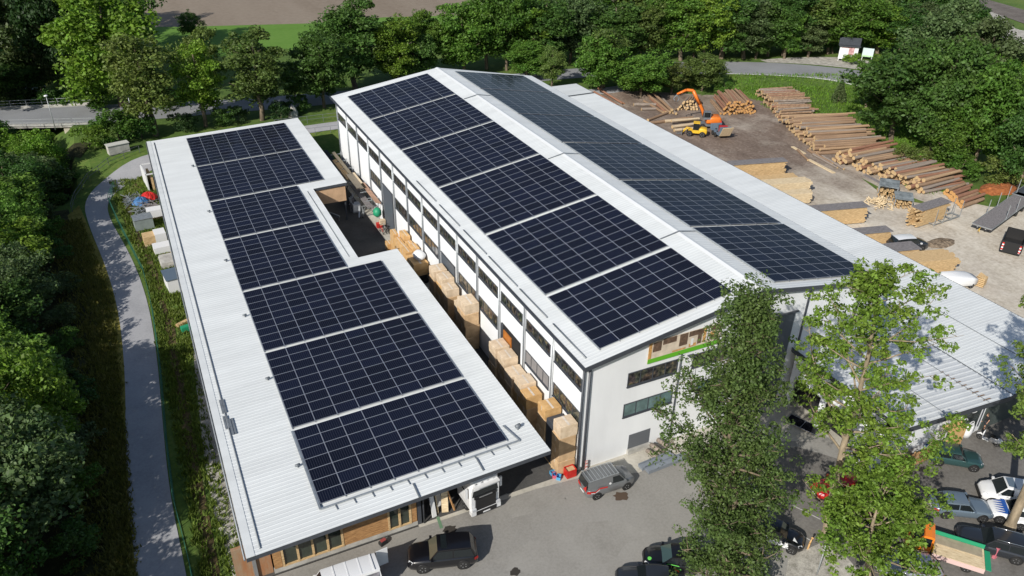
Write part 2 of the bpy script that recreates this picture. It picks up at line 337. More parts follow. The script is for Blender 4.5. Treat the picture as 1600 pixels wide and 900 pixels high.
sheet('log_yard_ground', [(45,-12),(92,-40),(96,-8),(88,12),(84,19),(79,21.5),(77,25),(78,33),(80,44),(84,55),(86,64),(84,72),(79,79),(70,83),(58,87),(52,88),(46,84)], m, .03, 5)
sheet('rough_grass_patch', [at(1345,278)[:2], at(1372,292)[:2], at(1400,300)[:2], at(1450,318)[:2], at(1462,326)[:2], at(1440,318)[:2], at(1400,312)[:2], at(1368,296)[:2]], GRASSG, .05)
# railway in the far right corner
BALLAST = ground_mat('track_ballast', [(.10,.085,.075),(.15,.13,.115),(.20,.18,.16)], .3, 3, .95)
ribbon('railway_bed', [tuple(at(1455,-8)[:2]), tuple(at(1530,12)[:2]), tuple(at(1640,52)[:2])], [tuple(at(1495,-12)[:2]), tuple(at(1560,4)[:2]), tuple(at(1660,34)[:2])], BALLAST, .10, 30)
ribbon('gravel_track', [tuple(at(1530,2)[:2]), tuple(at(1555,30)[:2]), tuple(at(1560,60)[:2]), tuple(at(1620,95)[:2])], [tuple(at(1545,0)[:2]), tuple(at(1580,40)[:2]), tuple(at(1590,48)[:2]), tuple(at(1640,52)[:2])], GRAV, .08, 30)
# stream under the bridge
WATER = mat('stream_water', (.012,.018,.014), .08, 0, .2, 1)
mb = MB(); mb.face([(-52,70,-1.75),(-35,70,-1.75),(-38,170,-1.75),(-55,170,-1.75)]); tag(mb.build('stream_water', WATER), kind='structure')

# ------------------------------------------------------------------ roofs
def ribbed(mb, xa, za, xb, zb, ya, yb, pitch=.35, rh=.017, mi=0, rw=.06, ends=None):
    """sheet-metal slope with raised ribs that run up the slope; ends = y of the far edge at xb when it is skewed"""
    yb2 = yb if ends is None else ends
    mb.face([(xa,ya,za),(xb,ya,zb),(xb,yb2,zb),(xa,yb,za)], mi)
    k = ya+pitch/2
    while k < min(yb, yb2)-rw:
        a, b, c, d = k-rw, k-rw*.45, k+rw*.45, k+rw
        mb.face([(xa,a,za),(xb,a,zb),(xb,b,zb+rh),(xa,b,za+rh)], mi); mb.face([(xa,b,za+rh),(xb,b,zb+rh),(xb,c,zb+rh),(xa,c,za+rh)], mi); mb.face([(xa,c,za+rh),(xb,c,zb+rh),(xb,d,zb),(xa,d,za)], mi)
        mb.face([(xa,d,za),(xa,c,za+rh),(xa,b,za+rh),(xa,a,za)], mi)
        k += pitch
# ---- production hall
EX, EZ, RX, RZ, X2, YF, YF2 = -.18, 10.72, 16.17, 13.42, 31.93, 73.2, 71.6
YN, YW, XW2 = -.08, .36, 31.7
hall = thing('production_hall', 'long white three storey hall with solar panels on its gable roof', 'hall', (0,0,0))
mb = MB(); T = .32
prof = [(0,0),(XW2,0),(XW2,EZ-T),(RX,RZ-T),(0,EZ-T)]
mb.face([(x,YW,z) for x,z in prof]); mb.face([(x,71,z) for x,z in reversed(prof)])
for i in range(5):
    a, b = prof[i], prof[(i+1) % 5]; mb.face([(b[0],YW,b[1]),(a[0],YW,a[1]),(a[0],71,a[1]),(b[0],71,b[1])])
mb.build('wall', RENDER, hall)
mb = MB(); ribbed(mb, EX, EZ, RX, RZ, YN, YF, .36, ends=YF2+.8); ribbed(mb, X2, EZ, RX, RZ, YN, YF2, .36, ends=YF2+.8)
roof = mb.build('roof', WHITE, hall)
mb = MB(); mb.face([(RX-.35,YN,RZ-.02),(RX,YN,RZ+.07),(RX,YF2+.8,RZ+.07),(RX-.35,YF2+.8,RZ-.02)]); mb.face([(RX,YN,RZ+.07),(RX+.35,YN,RZ-.02),(RX+.35,YF2+.8,RZ-.02),(RX,YF2+.8,RZ+.07)])
mb.build('ridge_cap', WHITE2, roof)
mb = MB()
for (xa, za, xb, zb) in ((EX,EZ,RX,RZ),(X2,EZ,RX,RZ)):
    for (y0, y1) in ((YN-.05,YN-.003),):
        P = [(xa,za+.02),(xb,zb+.02),(xb,zb-.38),(xa,za-.38)]
        mb.face([(x,y0,z) for x,z in P]); mb.face([(x,y1,z) for x,z in reversed(P)])
        mb.face([(P[3][0],y0,P[3][1]),(P[2][0],y0,P[2][1]),(P[2][0],YW-.004,P[2][1]),(P[3][0],YW-.004,P[3][1])]); mb.face([(P[0][0],y1,P[0][1]),(P[1][0],y1,P[1][1]),(P[1][0],y0,P[1][1]),(P[0][0],y0,P[0][1])])
mb.box(EX-.06, EX-.004, YN-.05, YF, EZ-.4, EZ-.02); mb.box(X2+.004, X2+.06, YN-.05, YF2, EZ-.4, EZ-.02)
mb.face([(EX-.004,YN,EZ-.33),(EX-.004,YF,EZ-.33),(-.004,YF,EZ-.33),(-.004,YN,EZ-.33)])
mb.build('fascia', ANTH, hall)
mb = MB(); mb.face([(EX,YF,EZ-.3),(RX,YF2+.8,RZ-.3),(RX,YF2+.8,RZ),(EX,YF,EZ)][::-1]); mb.face([(RX,YF2+.8,RZ-.3),(X2,YF2,EZ-.3),(X2,YF2,EZ),(RX,YF2+.8,RZ)][::-1]); mb.build('verge_trim', WHITE2, hall)
mb = MB(); mb.box(EX-.2, EX-.064, YN, YF, EZ-.2, EZ-.08); mb.build('gutter', ANTH, hall)
# windows of the side wall: anthracite frame with four panes
def pane_mat(name, seed):
    m = bpy.data.materials.new(name); n, p = nodes(m); L = n.links.new
    g = n.nodes.new('ShaderNodeNewGeometry'); mp = n.nodes.new('ShaderNodeMapping'); mp.inputs['Location'].default_value = (seed*7.3, seed*3.1, 0); L(g.outputs['Position'], mp.inputs[0])
    v = n.nodes.new('ShaderNodeTexVoronoi'); v.inputs['Scale'].default_value = 1.5; L(mp.outputs[0], v.inputs['Vector'])
    z = n.nodes.new('ShaderNodeTexNoise'); z.inputs['Scale'].default_value = 2.6; z.inputs['Detail'].default_value = 4; L(mp.outputs[0], z.inputs['Vector'])
    r = n.nodes.new('ShaderNodeValToRGB'); e = r.color_ramp.elements; e[0].position = .36; e[0].color = (.016,.017,.018,1); e[1].position = .72; e[1].color = (.24,.17,.10,1)
    k = e.new(.5); k.color = (.05,.05,.045,1); k = e.new(.6); k.color = (.10,.095,.07,1)
    mx = n.nodes.new('ShaderNodeMixRGB'); mx.blend_type = 'OVERLAY'; mx.inputs[0].default_value = .12; L(z.outputs['Fac'], r.inputs[0]); L(r.outputs[0], mx.inputs[1]); L(v.outputs['Color'], mx.inputs[2])
    L(mx.outputs[0], p.inputs['Base Color']); p.inputs['Roughness'].default_value = .07; p.inputs['Coat Weight'].default_value = .4; return m
PANE = pane_mat('window_pane', 1); PANEG = mat('office_pane', (.10,.16,.16), .06, 0, .5, .7, space='World')
BLIND = mat('grey_roller_blind', (.24,.23,.23), .7, 0, .06, 2)
def window_meshes(w, h, n):
    """local: x along the wall, y out of the wall"""
    f = MB(); t = .07
    f.box(-w/2,w/2,0,.05,0,t*1.6); f.box(-w/2,w/2,0,.05,h-t,h); f.box(-w/2,-w/2+t,0,.05,t*1.6,h-t); f.box(w/2-t,w/2,0,.05,t*1.6,h-t)
    for i in range(1, n):
        x = -w/2+w*i/n; f.box(x-t*.4,x+t*.4,0,.045,t*1.6,h-t)
    f.box(-w/2-.05,w/2+.05,0,.12,-.05,-.002)
    g = MB()
    for i in range(n):
        a, b = -w/2+w*i/n+.03, -w/2+w*(i+1)/n-.03; g.face([(b,.012,t),(a,.012,t),(a,.012,h-.05),(b,.012,h-.05)])
    return f.mesh('window_frame', [ANTH]), g.mesh('window_glass', [PANE]), g.mesh('window_glass_blind', [BLIND]), g.mesh('window_glass_office', [PANEG])
def put_window(meshes, loc, rz, parent, which=1):
    o = link('window', meshes[0], parent, loc, rz); link('pane', meshes[which], o); return o
SW = window_meshes(4.3, 1.08, 4); SM = window_meshes(4.3, 1.35, 4); GW = window_meshes(4.75, 1.35, 4)
BAY = 5.05
DOORG = mat('grey_sliding_door', (.085,.10,.12), .55, 0, .1, 1.2, stretch=(9,9,.4), space='World'); DOORB = mat('orange_brown_door', (.42,.15,.03), .5, 0, .2, 1.5)
for i in range(14):
    yc = .12+BAY*i+BAY/2
    put_window(SW, (-.003, yc-.02, 8.12), R(90), hall)
    if i in (0,1,3,4,6,7,8,10): put_window(SM, (-.003, yc-.02, 4.68), R(90), hall, 2 if i == 1 else 1)
    mb = MB(); y = .12+BAY*i+BAY; mb.bar((-.09,y,.05),(-.09,y,EZ-.3),.06); mb.bar((-.05,y-.25,.1),(-.05,y-.25,EZ-.4),.03)
    mb.build('downpipe', GREYM if i % 2 else GALV, hall)
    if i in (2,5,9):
        mb = MB(); mb.box(-.10,-.004,yc-1.9,yc+1.9,.06,6.0); d = mb.build('door_or_dark_opening', DARK if i == 2 else DOORG, hall)  # in the open bay a near-black box paints the shade inside the doorway
        if i == 2:
            mb = MB(); mb.box(-.2,-.104,yc-.3,yc+1.3,.06,5.6); mb.build('door_leaf', DOORB, d)
            mb = MB(); mb.box(-.16,-.104,yc+1.45,yc+1.9,.06,6.0); mb.build('door_post', ANTH, d)
        else:
            mb = MB(); mb.box(-.14,-.104,yc-2.0,yc-1.9,.06,6.1); mb.box(-.14,-.104,yc-2,yc+2,6.0,6.12); mb.build('door_rail', ANTH, d)
mb = MB(); mb.bar((.5,YW-.1,.05),(.5,YW-.1,EZ-.25),.1,0,8); mb.build('downpipe', ANTH, hall); mb = MB(); mb.bar((-.06,.25,.05),(-.06,.25,EZ-.4),.09,0,8); mb.build('downpipe', ANTH, hall)
mb = MB(); mb.bar((9.05,YW-.08,.1),(9.05,YW-.08,9.0),.06); mb.build('downpipe', ANTH, hall)
for x, z1 in ((22.0,12.0),(28.3,10.9)):
    mb = MB(); mb.box(x-.1,x+.1,YW-.08,YW-.003,6.3,z1); mb.build('wall_joint', ANTH, hall)
for x, z, w in ((6.45,7.25,1),(6.35,4.2,3),(12.7,7.2,1),(13.6,4.1,3)): put_window(GW, (x, YW-.003, z), R(180), hall, w)
mb = MB(); mb.box(4.85,6.95,YW-.03,YW-.003,.55,2.05); sh = mb.build('shutter', mat('roller_shutter', (.115,.125,.14), .5, 0, .08, 9, stretch=(.05,.05,3), space='World'), hall)
mb = MB(); mb.box(4.78,7.02,YW-.22,YW-.004,.05,.52); mb.build('plinth', CONCW, hall)
mb = MB(); mb.box(15.4,20.7,YW-.14,YW-.003,.1,10.05); gt = mb.build('tall_gate', DOORG, hall); mb = MB(); mb.box(15.2,20.9,YW-.3,YW-.145,10.06,10.2); mb.build('gate_rail', ANTH, gt)
mb = MB(); mb.box(9.7,10.3,YW-.42,YW-.003,8.62,8.68); mb.bar((10,YW-.3,8.6),(10,YW-.3,8.5),.09); mb.build('wall_lamp', ANTH, hall)
mb = MB(); mb.box(XW2+.003,XW2+.06,.6,9,5.2,9.6); mb.build('side_gate', DOORG, hall)
# advertising banner: a blurred workshop photograph over a green stripe
bn = thing('advertising_banner', 'wide printed photo banner with green stripe under the gable eave', 'banner', (9.2, YW-.06, 9.05))
PH1 = mat('banner_print_cream', (.62,.53,.42), .7, 0, .2, 1.2); PH2 = mat('banner_print_brown', (.12,.075,.05), .7, 0, .5, 2.5); PH3 = mat('banner_print_orange', (.55,.30,.10), .7, 0, .4, 3); PHG = mat('banner_print_green', (.12,.42,.02), .6)
mb = MB(); mb.box(-3.5,3.5,-.05,0,0,2.0); mb.build('backing', PH1, bn)
mb = MB(); mb.face([(-3.5,-.055,0),(3.5,-.055,0),(3.5,-.055,.42),(-3.5,-.055,.42)]); mb.build('green_stripe', PHG, bn)
mb = MB()
for a,b,c,d in ((-3.1,1.0,-2.3,1.9),(-2.2,1.45,-.9,2.0),(-.6,.85,.2,1.98),(.3,1.5,3.5,2.0),(1.2,.6,1.6,1.5),(2.2,.7,3.3,1.1)): mb.face([(a,-.054,b),(c,-.054,b),(c,-.054,d),(a,-.054,d)])
mb.build('picture_shadow', PH2, bn)
mb = MB()
for a,b,c,d in ((-3.5,.44,-3.2,2.0),(1.75,.6,2.0,1.95),(-1.2,.46,.1,.62),(.4,.5,1.1,.8),(2.4,1.1,2.9,1.4)): mb.face([(a,-.057,b),(c,-.057,b),(c,-.057,d),(a,-.057,d)])
mb.build('picture_timber', PH3, bn)
mb = MB()
for a,b,c,d in ((.55,.62,.8,1.3),(2.05,.8,2.15,1.9),(2.3,.75,2.4,1.8)): mb.face([(a,-.059,b),(c,-.059,b),(c,-.059,d),(a,-.059,d)])
mb.build('picture_figure', PLASTW, bn)
# snow guards near the left eave and ridge cable covers
SL = (RZ-EZ)/(RX-EX)
for y0, y1 in ((.8,6),(7,12),(12.5,18.5),(19,24.5),(25.5,31),(32,38)):
    mb = MB(); x = .35
    for y in (y0+.3, (y0+y1)/2, y1-.3): mb.beam((x,y,EZ+.02),(x,y,EZ+.2),.05,.05)
    mb.bar((x,y0,EZ+.2),(x,y1,EZ+.2),.035); mb.bar((x,y0,EZ+.13),(x,y1,EZ+.13),.03); tag(mb.build('snow_guard', GREYM, hall))
for y in (57.1,32.9,11.3):
    mb = MB(); mb.beam((RX-2.0,y,RZ-2*SL+.06),(RX,y,RZ+.12),.12,.05); mb.beam((RX,y,RZ+.12),(RX+1.9,y,RZ-1.9*SL+.06),.12,.05); mb.build('cable_cover', GREYM, roof)

# ---- low warehouse
LX, LZ, LX2, LZ2, LY, LY2 = -25.77, 4.69, -3.77, 5.43, -1.80, 81.5
LS = (LZ2-LZ)/(LX2-LX)
def lz(x): return LZ+LS*(x-LX)
low = thing('low_warehouse', 'low white flat roofed warehouse with a notch cut in its side', 'warehouse')
mb = MB()
for ya, yb, xb in ((LY,33.46,LX2),(33.46,53.46,-8.11),(53.46,LY2,LX2)): ribbed(mb, LX, LZ, xb, lz(xb), ya, yb, .37)
mb.box(LX, LX+.55, LY, LY2, LZ+.0, LZ+.05)
lroof = mb.build('roof', WHITE, low)
mb = MB()
def skirt(a, b, h=.36):
    mb.face([(a[0],a[1],lz(a[0])-h),(b[0],b[1],lz(b[0])-h),(b[0],b[1],lz(b[0])-.002),(a[0],a[1],lz(a[0])-.002)])
P = [(LX,LY),(LX2,LY),(LX2,33.46),(-8.11,33.46),(-8.11,53.46),(LX2,53.46),(LX2,LY2),(LX,LY2)]
for i in range(8): skirt(P[i], P[(i+1) % 8])
for ya, yb, xb in ((LY,33.46,LX2),(33.46,53.46,-8.11),(53.46,LY2,LX2)): mb.face([(LX,yb,LZ-.36),(xb,yb,lz(xb)-.36),(xb,ya,lz(xb)-.36),(LX,ya,LZ-.36)])
mb.build('fascia', ANTH, low)
mb = MB(); mb.bar((LX+.95,LY+.4,LZ+.09),(LX+.95,LY2-1,LZ+.09),.05); mb.bar((LX-.1,LY,LZ-.1),(LX-.1,LY2,LZ-.1),.07)
k = LY+.6
while k < LY2-1: mb.beam((LX+.95,k,LZ+.0),(LX+.95,k,LZ+.1),.1,.06); k += .5
mb.build('gutter', GREYM, low)
mb = MB()
mb.box(-25.45,-25.2,.45,81,0,LZ-.36); mb.box(-25.2,-5,80.8,81,0,LZ-.36); mb.box(-8.6,-8.4,33.2,53.8,0,4.7) if False else None
mb.box(-9.9,-9.7,14,80.8,0,lz(-9.7)-.37); mb.box(-25.2,-9.9,14,14.2,0,LZ-.34)
mb.build('wall', mat('warehouse_wall', (.20,.20,.20), .85, 0, .2, .8, space='World'), low)
for x, y in ((-4.1,13.5),(-4.1,20),(-4.1,26.5),(-4.1,33),(-4.1,54),(-4.1,62),(-4.1,70),(-4.1,78),(-4.1,7)):
    mb = MB(); mb.box(x-.1,x+.1,y-.1,y+.1,0,lz(x)-.37); mb.build('post', ANTH, low)
mb = MB(); mb.box(-8.3,-4.0,53.6,53.75,2.9,lz(-8)-.4); mb.build('end_panel', mat('plywood_panel', (.50,.33,.20), .7, 0, .15, 1.2), low)
# timber front with wide glazing
fr = MB(); FY = .42
fr.box(-24.15,-13.62,FY,FY+.2,0.0,.42); fb = fr.build('plinth', CONCW, low)
fr = MB()
for i in range(16):
    z0 = .46+i*.205
    fr.box(-19.2,-15.85,FY-.02,FY+.08,z0,z0+.195)
    fr.box(-14.1,-13.66,FY-.02,FY+.08,z0,z0+.195); fr.box(-24.1,-23.55,FY-.02,FY+.08,z0,z0+.195)
fr.box(-24.1,-13.66,FY-.06,FY+.1,3.75,4.25)
fr.build('timber_cladding', LARCH, low)
SHOPG = mat('shop_glass', (.035,.045,.035), .04, 0, .6, .35, space='World', coat=.5)
for xa, xb, n in ((-23.45,-19.25,4),(-15.8,-14.15,2)):
    wf = MB(); gl = MB()
    for i in range(n+1):
        x = xa+(xb-xa)*i/n; wf.box(x-.075,x+.075,FY-.05,FY+.09,.43,3.74)
    wf.box(xa,xb,FY-.04,FY+.08,.43,.55); gl.face([(xb,FY+.06,.5),(xa,FY+.06,.5),(xa,FY+.06,3.74),(xb,FY+.06,3.74)][::-1])
    w = wf.build('glazing', WOOD, low); gl.build('pane', SHOPG, w)
mb = MB()
for k in range(3): mb.box(-16.6+k*.28,-16.38+k*.28,FY-.035,FY-.022,2.5,2.95)
mb.build('house_number', GREYM, low)
mb = MB(); mb.box(-13.6,-13.3,FY,FY+.3,0,4.5); mb.bar((-13.15,FY-.1,.1),(-13.15,FY-.1,4.4),.06); mb.build('corner_post', ANTH, low)
mb = MB(); mb.box(-26.6,-24.2,.6,.9,0,3.2); mb.build('side_panel', mat('stained_plywood', (.55,.42,.28), .8, 0, .4, 1.4, col2=(.35,.16,.07), stretch=(2,2,.4)), low)
for xa, ya in ((-9.05,-.1),(-14.05,-.45)):
    mb = MB(); mb.beam((xa,ya,lz(xa)+.08),(xa-.05,ya-1.4,lz(xa)+.08),.09,.08); mb.build('roof_bracket', GREYM, lroof)
for x, y, a in ((-25.0,13.5,1.8),(-25.05,11.5,1.6),(-24.7,10.6,2.0)):
    mb = MB(); mb.box(x,x+.16,y,y+a,LZ+.06,LZ+.14); mb.box(x+.22,x+.36,y,y+a,LZ+.06,LZ+.14); mb.build('roof_rail_bundle', GREYM, lroof)
for x, y in ((-20.95,4.9),(-20.9,16.3),(-20.95,27.1),(-20.9,39.0),(-20.85,52.4),(-20.85,68.2)):
    mb = MB(); mb.bar((x,y,lz(x)+.02),(x,y,lz(x)+.22),.05); mb.bar((x-.18,y-.05,lz(x)+.26),(x+.15,y+.05,lz(x)+.22),.1,0,8); mb.build('roof_vent', GREYM, lroof)
mb = MB(); mb.bar((-4.95,1.35,lz(-5)+.02),(-4.95,1.35,lz(-5)+.25),.06); mb.bar((-5.1,1.4,lz(-5)+.3),(-4.7,1.5,lz(-5)+.3),.15,0,8); mb.build('roof_vent', GREYM, lroof)
mb = MB(); mb.bar((-8.95,34,lz(-9)+.05),(-8.95,53,lz(-9)+.05),.03); mb.build('lightning_wire', GREYM, lroof)

# ---- annex behind and beside the hall
ann = thing('side_annex', 'long low white annex along the far side of the hall', 'annex')
mb = MB(); ribbed(mb, XW2+.1, 4.99, 46.6, 5.05, .6, 75.7, .36, ends=75.7); mb.face([(XW2+.1,75.7,4.99),(46.6,75.7,5.05),(46.6,82.2,5.05),(XW2+.1,82.6,4.99)])
ribbed(mb, 34.75, 5.0, 46.6, 5.05, -11.6, .6, .36)
aroof = mb.build('roof', WHITE, ann)
mb = MB(); mb.box(46.604,46.66,-11.6,82.2,4.68,5.06); mb.box(34.75,46.6,-11.66,-11.604,4.6,5.02)
mb.face([(XW2+.1,75.75,5.05),(46.6,75.75,5.1),(46.6,76.2,5.1),(XW2+.1,76.2,5.05)]); mb.build('fascia', ANTH, ann)
mb = MB(); mb.box(46.2,46.4,-10.2,82,0,4.7); mb.box(XW2+.1,46.2,81.9,82.1,0,4.7); mb.build('wall', RENDER, ann); mb = MB(); mb.box(34.75,46.2,-10.15,-10,0,4.6); mb.build('shaded_open_front', mat('open_front_shade', (.06,.075,.07), .7, 0, .2, 1), ann)  # dark sheet paints the shade of the open annex front
mb = MB(); mb.beam((40.3,-11.6,5.05),(40.3,75.7,5.05),.05,.05); mb.build('sheet_lap', GREYM, aroof)
fwd = thing('entrance_shed', 'lower white ribbed roof shed in front of the hall gable', 'shed')
FX, FZ, FX2, FZ2, FYN = 21.35, 6.12, 34.6, 4.98, -11.68
def fz(x): return FZ+(FZ2-FZ)*(x-FX)/(FX2-FX)
mb = MB(); ribbed(mb, FX, FZ, FX2, FZ2, FYN, YW-.1, .52, .045, rw=.12); froof = mb.build('roof', mat('corrugated_sheet', (.62,.64,.65), .5, 0, .06, .8, space='World'), fwd)
mb = MB(); mb.face([(FX,FYN-.06,FZ-.45),(FX2,FYN-.06,FZ2-.45),(FX2,FYN-.06,FZ2+.02),(FX,FYN-.06,FZ+.02)]); mb.face([(FX-.05,YW-.1,FZ-.35),(FX-.05,FYN,FZ-.35),(FX-.05,FYN,FZ+.05),(FX-.05,YW-.1,FZ+.05)])
mb.face([(FX,FYN-.06,FZ-.45),(FX,YW-.1,FZ-.45),(FX2,YW-.1,FZ2-.45),(FX2,FYN-.06,FZ2-.45)]); mb.build('fascia', ANTH, fwd); mb = MB(); mb.box(FX2+.02,FX2+.10,FYN,0,FZ2-.12,FZ2+.03); mb.build('valley_gutter', GREYM, fwd)
RUST = mat('rust_streak', (.22,.13,.07), .9, 0, .5, 1.3, space='World')
mb = MB()
for k in range(9):
    y = FYN+.25+k*.52; w = .9-.07*k; mb.face([(31.5-w*.3,y,fz(31.5-w*.3)+.008),(31.5+w,y,fz(31.5+w)+.008),(31.5+w*.8,y+.24,fz(31.5+w*.8)+.008),(31.5-w*.2,y+.24,fz(31.5-w*.2)+.008)])
mb.build('rust_stain', RUST, froof)
mb = MB(); mb.beam((31.45,FYN,fz(31.45)+.08),(31.45,YW-.1,fz(31.45)+.08),.04,.03); mb.beam((26.3,FYN,fz(26.3)+.09),(26.3,YW-.1,fz(26.3)+.09),.04,.03); mb.build('sheet_lap', GREYM, froof)
mb = MB(); mb.box(FX+.25,FX+.4,-10.0,-.1,3.3,FZ-.46); mb.box(FX+.25,FX+.45,-.55,-.1,0,3.3); mb.box(FX+.25,FX+.45,-4.2,-3.7,0,3.3); mb.box(FX+.25,FX+.45,-10,-7.4,0,3.3); mb.box(FX+.4,34.6,-10.1,-9.95,0,4.6); mb.box(FX+1.6,FX+1.7,-9.9,0,0,3.3) if False else None
mb.build('wall', RENDER, fwd)
mb = MB(); mb.box(FX+1.5,FX+1.6,-9.9,.2,.03,3.4); mb.build('bay_shade_sheet', DARK, fwd)  # near-black sheet behind the openings, shade of the interior put into its colour
mb = MB(); mb.box(31.1,34.0,-10.2,-10.104,.1,4.1); d = mb.build('entrance_door', PLASTW, fwd); mb = MB(); mb.box(31.35,33.75,-10.24,-10.204,.25,3.9); mb.build('pane', mat('entrance_glass', (.05,.06,.06), .06, 0, .6, .8), d)
mb = MB()
for (a,b,c,e) in ((32.2,2.7,33.4,3.5),(31.5,1.8,32.2,2.4),(32.6,1.0,33.4,1.7)):
    for k in range(16):
        t = k/16*5.2; t2 = (k+1)/16*5.2; mb.bar((a+(c-a)*(.5+.45*math.cos(t)), -10.25, b+(e-b)*(.5+.45*math.sin(t))),(a+(c-a)*(.5+.45*math.cos(t2)), -10.25, b+(e-b)*(.5+.45*math.sin(t2))),.03)
mb.build('window_drawing', PLASTW, d)
mb = MB(); mb.box(34.2,34.32,-10.16,-10.103,.6,4.3); mb.build('wall_joint', ANTH, fwd)
# ------------------------------------------------------------------ solar arrays
m = bpy.data.materials.new('solar_cells'); n, p = nodes(m); L = n.links.new
tc = n.nodes.new('ShaderNodeTexCoord'); sx = n.nodes.new('ShaderNodeSeparateXYZ'); L(tc.outputs['Object'], sx.inputs[0])
a = n.nodes.new('ShaderNodeMath'); a.operation = 'MULTIPLY'; a.inputs[1].default_value = 10/1.7; L(sx.outputs['X'], a.inputs[0])
b = n.nodes.new('ShaderNodeMath'); b.operation = 'FRACT'; L(a.outputs[0], b.inputs[0])
c = n.nodes.new('ShaderNodeMath'); c.operation = 'LESS_THAN'; c.inputs[1].default_value = .11; L(b.outputs[0], c.inputs[0])
oi = n.nodes.new('ShaderNodeObjectInfo'); mx0 = n.nodes.new('ShaderNodeMixRGB'); L(oi.outputs['Random'], mx0.inputs[0]); mx0.inputs[1].default_value = (.0055,.0075,.016,1); mx0.inputs[2].default_value = (.008,.0115,.027,1)
mx = n.nodes.new('ShaderNodeMixRGB'); L(c.outputs[0], mx.inputs[0]); L(mx0.outputs[0], mx.inputs[1]); mx.inputs[2].default_value = (.055,.062,.085,1); L(mx.outputs[0], p.inputs['Base Color'])
p.inputs['Roughness'].default_value = .08; p.inputs['Specular IOR Level'].default_value = .025; p.inputs['Specular Tint'].default_value = (.32,.52,1,1)
CELLS = m; FRAME = mat('panel_frame', (.25,.275,.325), .5, .1, spec=.25)
def panel_mesh(w, l):
    mb = MB(); t = .034; fw = .024; x, y = w/2, l/2
    mb.face([(-x+fw,-y+fw,t-.001),(x-fw,-y+fw,t-.001),(x-fw,y-fw,t-.001),(-x+fw,y-fw,t-.001)], 1)
    o = [(-x,-y),(x,-y),(x,y),(-x,y)]; q = [(-x+fw,-y+fw),(x-fw,-y+fw),(x-fw,y-fw),(-x+fw,y-fw)]
    for i in range(4):
        j = (i+1) % 4; mb.face([(*o[i],t),(*o[j],t),(*q[j],t),(*q[i],t)], 0); mb.face([(*o[i],0),(*o[j],0),(*o[j],t),(*o[i],t)], 0)
    return mb.mesh('solar_panel', [FRAME, CELLS])
PM = {}
def array(label, x0, z0, slope, y0, y1, cols, rows, wx, flip, group):
    """one framed block of panels; x0,z0 = lower left corner on the roof plane"""
    ang = math.atan(slope); pw, pl = wx/math.cos(ang), (y1-y0)/rows
    key = round(pw, 3)
    if key not in PM: PM[key] = panel_mesh(pw-.012, 1.2-.012)
    t = thing('solar_array', label, 'solar panels', (x0, y0, z0+.12), 0, group); t.rotation_euler = (0, -ang, 0)
    first = None
    for i in range(cols):
        for j in range(rows):
            o = link('solar_panel', PM[key], t, (pw*(i+.5), pl*(j+.5), 0)); o.scale = (1, pl/1.2, 1)
    mb = MB()
    for i in range(cols+1): mb.beam((pw*i, -.06, -.05), (pw*i, y1-y0+.06, -.05), .05, .05)
    mb.box(-.05, -.008, -.02, y1-y0+.02, -.1, .03)
    mb.build('mounting_rail', GALV, t); return t
ORD = ['nearest', 'second', 'third', 'fourth', 'fifth', 'farthest']
XL0 = 1.714; sl_ = SL
for k, (y0, y1, r) in enumerate(((1.07,9.41,7),(9.87,21.90,10),(22.36,34.39,10),(34.85,46.88,10),(47.34,59.37,10),(59.83,70.73,9))):
    array(f'{ORD[k]} block of dark solar panels on the left slope of the hall roof', XL0, EZ+sl_*(XL0-EX), SL, y0, y1, 7, r, 12.26/7, False, 'solar arrays on the hall roof')
XR0 = 18.2
for k, (y0, y1, r) in enumerate(((.9,11.9,9),(12.3,24.15,10),(24.6,36.6,10),(37.05,48.1,9),(48.5,60.2,10),(60.6,70.2,8))):
    array(f'{ORD[k]} block of bluish solar panels on the right slope of the hall roof', XR0, RZ-SL*(XR0-RX), -SL, y0, y1, 7, r, 11.5/7, False, 'solar arrays on the hall roof')
XQ0 = -20.4
for k, (y0, y1, r, c_) in enumerate(((.56,8.85,7,8),(9.25,20.1,9,8),(20.5,31.5,9,8),(31.95,43.8,10,6),(44.25,55.1,9,6),(55.6,67.6,10,8),(68.0,79.8,10,8))):
    t = array(f'{["nearest","second","third","fourth","fifth","sixth","farthest"][k]} block of solar panels from the near end of the low warehouse roof' if 0 < k < 6 else f'{"nearest" if k == 0 else "farthest"} block of solar panels on the low warehouse roof', XQ0, lz(XQ0), LS, y0, y1, c_, r, 1.7725, False, 'solar arrays on the low warehouse')
    if k == 0:
        mb = MB(); mb.beam((-.1,-.45,.0),(15.0,-.45,.0),.12,.08); mb.beam((15.0,-.45,0),(14.6,1.6,0),.12,.08); mb.beam((-.12,-.45,0),(-.12,8.3,0),.14,.1); mb.build('cable_tray', GALV, t)
        mb = MB()
        for i in range(11): mb.beam((.9+i*1.3,-.44,-.05),(.95+i*1.3,-.95,-.06),.05,.05)
        mb.build('tray_bracket', GREYM, t)
